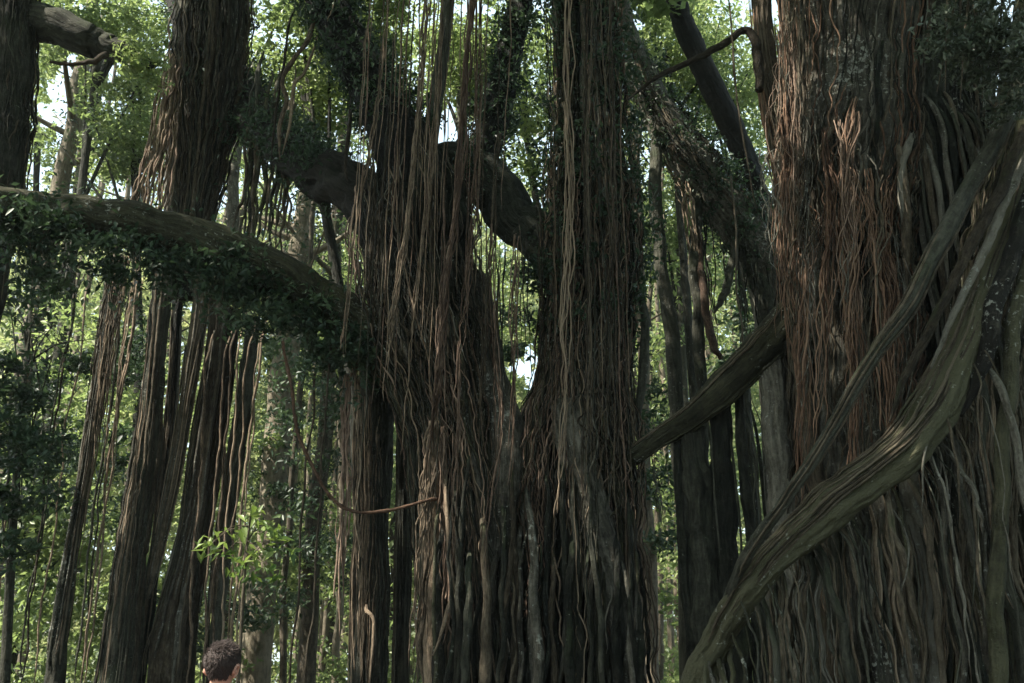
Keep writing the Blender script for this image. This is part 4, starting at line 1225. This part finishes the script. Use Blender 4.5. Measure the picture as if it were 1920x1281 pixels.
# sapling with bright leaves
q = P(455, 1281, 9.0)
SA = Thing("sapling", (q[0], 9.0, 0), "young sapling with bright yellow-green leaves above the person's head", "sapling")
mb = MB()
stem = spline(np.array([[q[0], 9.0, 0], P(452, 1180, 9.0), P(460, 1060, 9.0), P(470, 965, 9.0)]), 40)
mb.tube(stem, np.linspace(0.022, 0.008, 40), 8)
SA.part("stem", mb, M["root"])
mb = MB()
for (x, y) in [(470, 962), (500, 985), (520, 1010), (440, 1000), (400, 1015), (385, 1030), (530, 1035), (485, 1040), (455, 1070), (500, 1075), (420, 1040)]:
    e = P(x, y, 9.0 + R.uniform(-0.3, 0.3))
    s0 = stem[int(R.uniform(26, 38))]
    tw = MB()
    tw.tube(spline(np.array([s0, s0 * 0.5 + e * 0.5 + [0, 0, 0.06], e]), 10), np.linspace(0.007, 0.003, 10), 5)
    SA.part("branch", tw, M["root"])
    mb.leaves(clump_points(e, 0.15, 12), 0.13, 0.4, 0.34, 0.6, R.random())
SA.part("foliage", mb, M["leafbright"])

# overhead crowns of the three banyans (above the frame; they shade the place)
for T, cx, cy, rx, ry, n in [(CB, -1.0, 6.5, 8.5, 8, 830), (RB, 7.5, 4, 8.5, 9, 860), (LB, -10, 3.5, 7.5, 8, 800)]:
    mb = MB()
    for i in range(n):
        a, rr = R.uniform(0, 6.283), math.sqrt(R.random())
        c = np.array([cx + rx * rr * math.cos(a), cy + ry * rr * math.sin(a), R.uniform(13.2, 16.5)])
        q = clump_points(c, R.uniform(0.5, 1.0), 42, 0.5)
        q = q[sun_ok(q)]
        mb.leaves(q, 0.26, 0.7, 0.5, tint=R.random())
    if T is CB:
        shade_clumps(mb)  # unseen clumps added only to block sun from chosen spots
    T.part("crown", mb, M["leaf"])
# the same wood goes on round the clearing, at the viewer's back
mb = MB()
for i in range(980):
    a = R.uniform(math.radians(150), math.radians(412))
    d = R.uniform(13, 18)
    c = np.array([d * math.cos(a) * 1.15, d * math.sin(a) * 0.8 + 2, R.uniform(0.3, 14)])
    mb.leaves(clump_points(c, R.uniform(0.7, 1.3), 26), 0.42, 0.4, tint=R.random())
tag(mb.build("surrounding_woodland", M["leaf"]), kind="stuff")

# moist forest air
hm = bpy.data.materials.new("forest_air")
hm.use_nodes = True
hn = hm.node_tree
hn.nodes.remove(hn.nodes["Principled BSDF"])
pv = hn.nodes.new("ShaderNodeVolumePrincipled")
pv.inputs["Color"].default_value = (0.80, 0.88, 0.84, 1)
pv.inputs["Density"].default_value = 0.0007
pv.inputs["Anisotropy"].default_value = 0.2
hn.links.new(pv.outputs[0], hn.nodes["Material Output"].inputs["Volume"])
mb = MB()
bx = np.array([[x, y, z] for z in (-1.2, 30.0) for y in (-31.0, 101.0) for x in (-91.0, 91.0)])
mb.raw(bx, [[0, 2, 3, 1], [4, 5, 7, 6], [0, 1, 5, 4], [2, 6, 7, 3], [0, 4, 6, 2], [1, 3, 7, 5]])
tag(mb.build("haze", hm, smooth=False), kind="stuff")

# ------------------------------------------------------------------ person, seen from behind
def person():
    hx = P(408, 1245, 5.3)[0]
    Y = 5.3
    T = Thing("person", (hx, Y, 0), "person with short dark brown hair seen from behind below the sapling", "person")
    skin = plain("skin", (0.50, 0.27, 0.20), 0.55, 0.05, 90, (0.42, 0.21, 0.155), 0.15)
    hairm = plain("dark_hair", (0.046, 0.026, 0.021), 0.7, 0.3, 120, (0.020, 0.012, 0.010))
    shirt = plain("shirt_cloth", (0.10, 0.11, 0.12), 0.9, 0.2, 200)
    pants = plain("trouser_cloth", (0.05, 0.05, 0.06), 0.9, 0.2, 200)
    shoe = plain("shoe_leather", (0.04, 0.03, 0.025), 0.6, 0.1, 80)
    top = 1.795
    # the body as one skinned skeleton
    J, E, Rd = [], [], []

    def add(p, r, parent=None):
        J.append(p)
        Rd.append(r)
        if parent is not None:
            E.append((parent, len(J) - 1))
        return len(J) - 1
    pel = add((0, 0, 0.95), (0.15, 0.11))
    wa = add((0, 0, 1.10), (0.135, 0.10), pel)
    ch = add((0, 0.0, 1.30), (0.16, 0.115), wa)
    sh = add((0, 0.0, 1.43), (0.12, 0.09), ch)
    nk = add((0, 0.005, 1.50), (0.050, 0.052), sh)
    nk2 = add((0.003, 0.02, 1.56), (0.044, 0.050), nk)
    jw = add((0.008, 0.038, 1.62), (0.056, 0.072), nk2)
    hd = add((0.010, 0.035, 1.69), (0.076, 0.094), jw)
    cr = add((0.010, 0.030, 1.745), (0.060, 0.075), hd)
    for s in (-1, 1):
        hp = add((s * 0.10, 0, 0.90), (0.095, 0.10), pel)
        kn = add((s * 0.11, 0.01, 0.50), (0.06, 0.065), hp)
        ca = add((s * 0.11, -0.01, 0.34), (0.055, 0.06), kn)
        an = add((s * 0.115, -0.01, 0.10), (0.036, 0.042), ca)
        add((s * 0.13, 0.13, 0.04), (0.035, 0.03), an)
        so = add((s * 0.185, 0, 1.41), (0.062, 0.062), sh)
        el = add((s * 0.235, -0.02, 1.13), (0.042, 0.044), so)
        wr = add((s * 0.245, 0.06, 0.89), (0.027, 0.030), el)
        pa = add((s * 0.245, 0.085, 0.82), (0.022, 0.040), wr)
        for f, (dy, ln) in enumerate([(-0.026, 0.062), (-0.009, 0.076), (0.009, 0.080), (0.027, 0.072)]):
            k1 = add((s * 0.243, 0.088 + dy * 1.1, 0.775), (0.0095, 0.0095), pa)
            k2 = add((s * 0.236, 0.092 + dy * 1.1, 0.775 - ln * 0.5), (0.0085, 0.0085), k1)
            add((s * 0.226, 0.088 + dy * 1.0, 0.775 - ln), (0.007, 0.007), k2)
        t1 = add((s * 0.235, 0.128, 0.825), (0.011, 0.011), pa)
        add((s * 0.226, 0.140, 0.79), (0.009, 0.009), t1)
    me = bpy.data.meshes.new("body")
    me.from_pydata(J, E, [])
    o = bpy.data.objects.new("body", me)
    S.collection.objects.link(o)
    o.parent = T.e
    me.materials.append(skin)
    sk = o.modifiers.new("skin", 'SKIN')
    lay = me.skin_vertices[0] if me.skin_vertices else None
    if lay is None:
        bpy.context.view_layer.update()
        lay = me.skin_vertices[0] if me.skin_vertices else None
    if lay is not None:
        for i, r in enumerate(Rd):
            lay.data[i].radius = r
        lay.data[0].use_root = True
    ss = o.modifiers.new("smooth", 'SUBSURF')
    ss.levels = ss.render_levels = 2
    sk.use_smooth_shade = True
    b = T.base

    def ring(mb, rows, k=24):
        vs = []
        for x, y, z, rx, ry in rows:
            th = np.linspace(0, 2 * np.pi, k, endpoint=False)
            vs.append(np.stack([x + rx * np.cos(th), y + ry * np.sin(th), np.full(k, z)], 1))
        vs = np.concatenate(vs)
        i, j = np.meshgrid(np.arange(len(rows) - 1), np.arange(k), indexing="ij")
        a = (i * k + j).ravel()
        c = (i * k + (j + 1) % k).ravel()
        mb.raw(vs + b, np.stack([a, c, c + k, a + k], -1))
    mb = MB()
    ring(mb, [(0, 0, 0.88, 0.185, 0.145), (0, 0, 1.0, 0.18, 0.14), (0, 0, 1.15, 0.175, 0.13), (0, 0, 1.3, 0.195, 0.14), (0, 0, 1.39, 0.205, 0.125), (0, 0, 1.44, 0.16, 0.10), (0, 0.003, 1.475, 0.085, 0.08), (0, 0.003, 1.49, 0.075, 0.075)])
    for s in (-1, 1):
        p = spline(np.array([[s * 0.15, 0, 1.42], [s * 0.21, 0, 1.36], [s * 0.232, -0.01, 1.2], [s * 0.238, -0.012, 1.14]]), 16) + b
        mb.tube(p, np.linspace(0.082, 0.066, 16), 18)
    T.part("shirt", mb, shirt)
    mb = MB()
    ring(mb, [(0, 0, 0.80, 0.17, 0.13), (0, 0, 0.9, 0.18, 0.14), (0, 0, 1.0, 0.172, 0.132)])
    for s in (-1, 1):
        p = spline(np.array([[s * 0.09, 0, 0.9], [s * 0.11, 0.01, 0.5], [s * 0.112, -0.01, 0.07]]), 20) + b
        mb.tube(p, np.linspace(0.108, 0.068, 20), 18)
    T.part("trousers", mb, pants)
    for s in (-1, 1):
        mb = MB()
        p = spline(np.array([[s * 0.115, -0.06, 0.045], [s * 0.12, 0.04, 0.05], [s * 0.13, 0.15, 0.035], [s * 0.135, 0.20, 0.03]]), 14) + b
        mb.tube(p, np.array([0.02, 0.036, 0.042, 0.045, 0.046, 0.046, 0.045, 0.044, 0.043, 0.041, 0.039, 0.036, 0.03, 0.016]), 14)
        T.part("shoe", mb, shoe)
        # ear
        mb = MB()
        th = np.linspace(-0.5, 4.6, 18)
        p = np.stack([np.full(18, s * 0.079 + 0.010) + s * 0.010 * np.sin(th), 0.03 - 0.016 * np.cos(th), 1.655 + 0.030 * np.sin(th)], 1) + b
        mb.tube(p, np.full(18, 0.0075), 8)
        mb.tube(np.array([[s * 0.070, 0.036, 1.64], [s * 0.082, 0.030, 1.655], [s * 0.078, 0.030, 1.672]]) + b, np.array([0.013, 0.016, 0.011]), 8)
        T.part("ear", mb, skin, o)
    mb = MB()    # nose, brow, lips on the far side
    mb.tube(np.array([[0.01, 0.120, 1.70], [0.01, 0.138, 1.665], [0.01, 0.128, 1.652]]) + b, np.array([0.008, 0.014, 0.010]), 8)
    T.part("nose", mb, skin, o)
    # hair: a close cap over crown, sides and nape, with many short swept locks
    def hair_pt(az, u, grow=0.0):
        back = -np.sin(az)
        w_ = 1 / (1 + np.exp(-(back - 0.15) / 0.07))
        f_ = 1 / (1 + np.exp(-(-back - 0.45) / 0.1))
        zlow = 1.672 + (1.618 - 1.672) * w_ + 0.065 * f_
        z = 1.790 - u * (1.790 - zlow)
        t_ = np.clip((z - 1.700) / 0.090, -1, 1)
        rx = np.where(t_ > 0, 0.084 * np.sqrt(np.maximum(1 - t_ ** 2.3, 0)), 0.084 - 0.040 * (np.maximum(-t_, 0)) ** 1.4) + grow
        ry = np.where(t_ > 0, 0.104 * np.sqrt(np.maximum(1 - np.abs(t_) ** 2.3, 0)), 0.104 - 0.046 * (np.maximum(-t_, 0)) ** 1.4) + grow
        return np.stack([0.010 + rx * np.cos(az), 0.030 + ry * np.sin(az), z + grow * np.maximum(t_, 0)], -1)
    mb = MB()
    n_, k_ = 20, 36
    az = np.broadcast_to(np.linspace(0, 2 * np.pi, k_, endpoint=False)[None], (n_, k_))
    uu = np.broadcast_to((np.linspace(0, 1, n_) ** 1.3)[:, None], (n_, k_))
    vs = hair_pt(az, uu).reshape(-1, 3) + R.normal(size=(n_ * k_, 3)) * 0.0014
    i, j = np.meshgrid(np.arange(n_ - 1), np.arange(k_), indexing="ij")
    a = (i * k_ + j).ravel()
    c = (i * k_ + (j + 1) % k_).ravel()
    mb.raw(vs + b, np.stack([a, a + k_, c + k_, c], -1))
    for t in range(3000):
        a_ = R.uniform(0, 6.283)
        u = R.random()
        s0 = hair_pt(np.array(a_), np.array(u), -0.002)
        d = s0 - np.array([0.010, 0.030, 1.69])
        d /= np.linalg.norm(d)
        top_ = max(0.0, 1 - u * 1.6)
        fl = d * (0.25 + 0.35 * top_) + R.normal(size=3) * 0.16 + np.array([0.55 * top_, 0.15 * top_, 0.15 * top_ - 0.9 * (1 - top_)])
        fl /= np.linalg.norm(fl)
        ln = 0.014 + 0.022 * top_ * R.random()
        p = np.array([s0, s0 + fl * ln * 0.5 + d * 0.004, s0 + fl * ln + d * 0.001]) + b
        mb.tube(p, np.array([0.0017, 0.0015, 0.0004]), 3, cap=False)
    T.part("hair", mb, hairm)
    T.e.rotation_euler = (0, 0, math.radians(-14))
    T.e.scale = (0.997, 0.997, 0.997)


person()
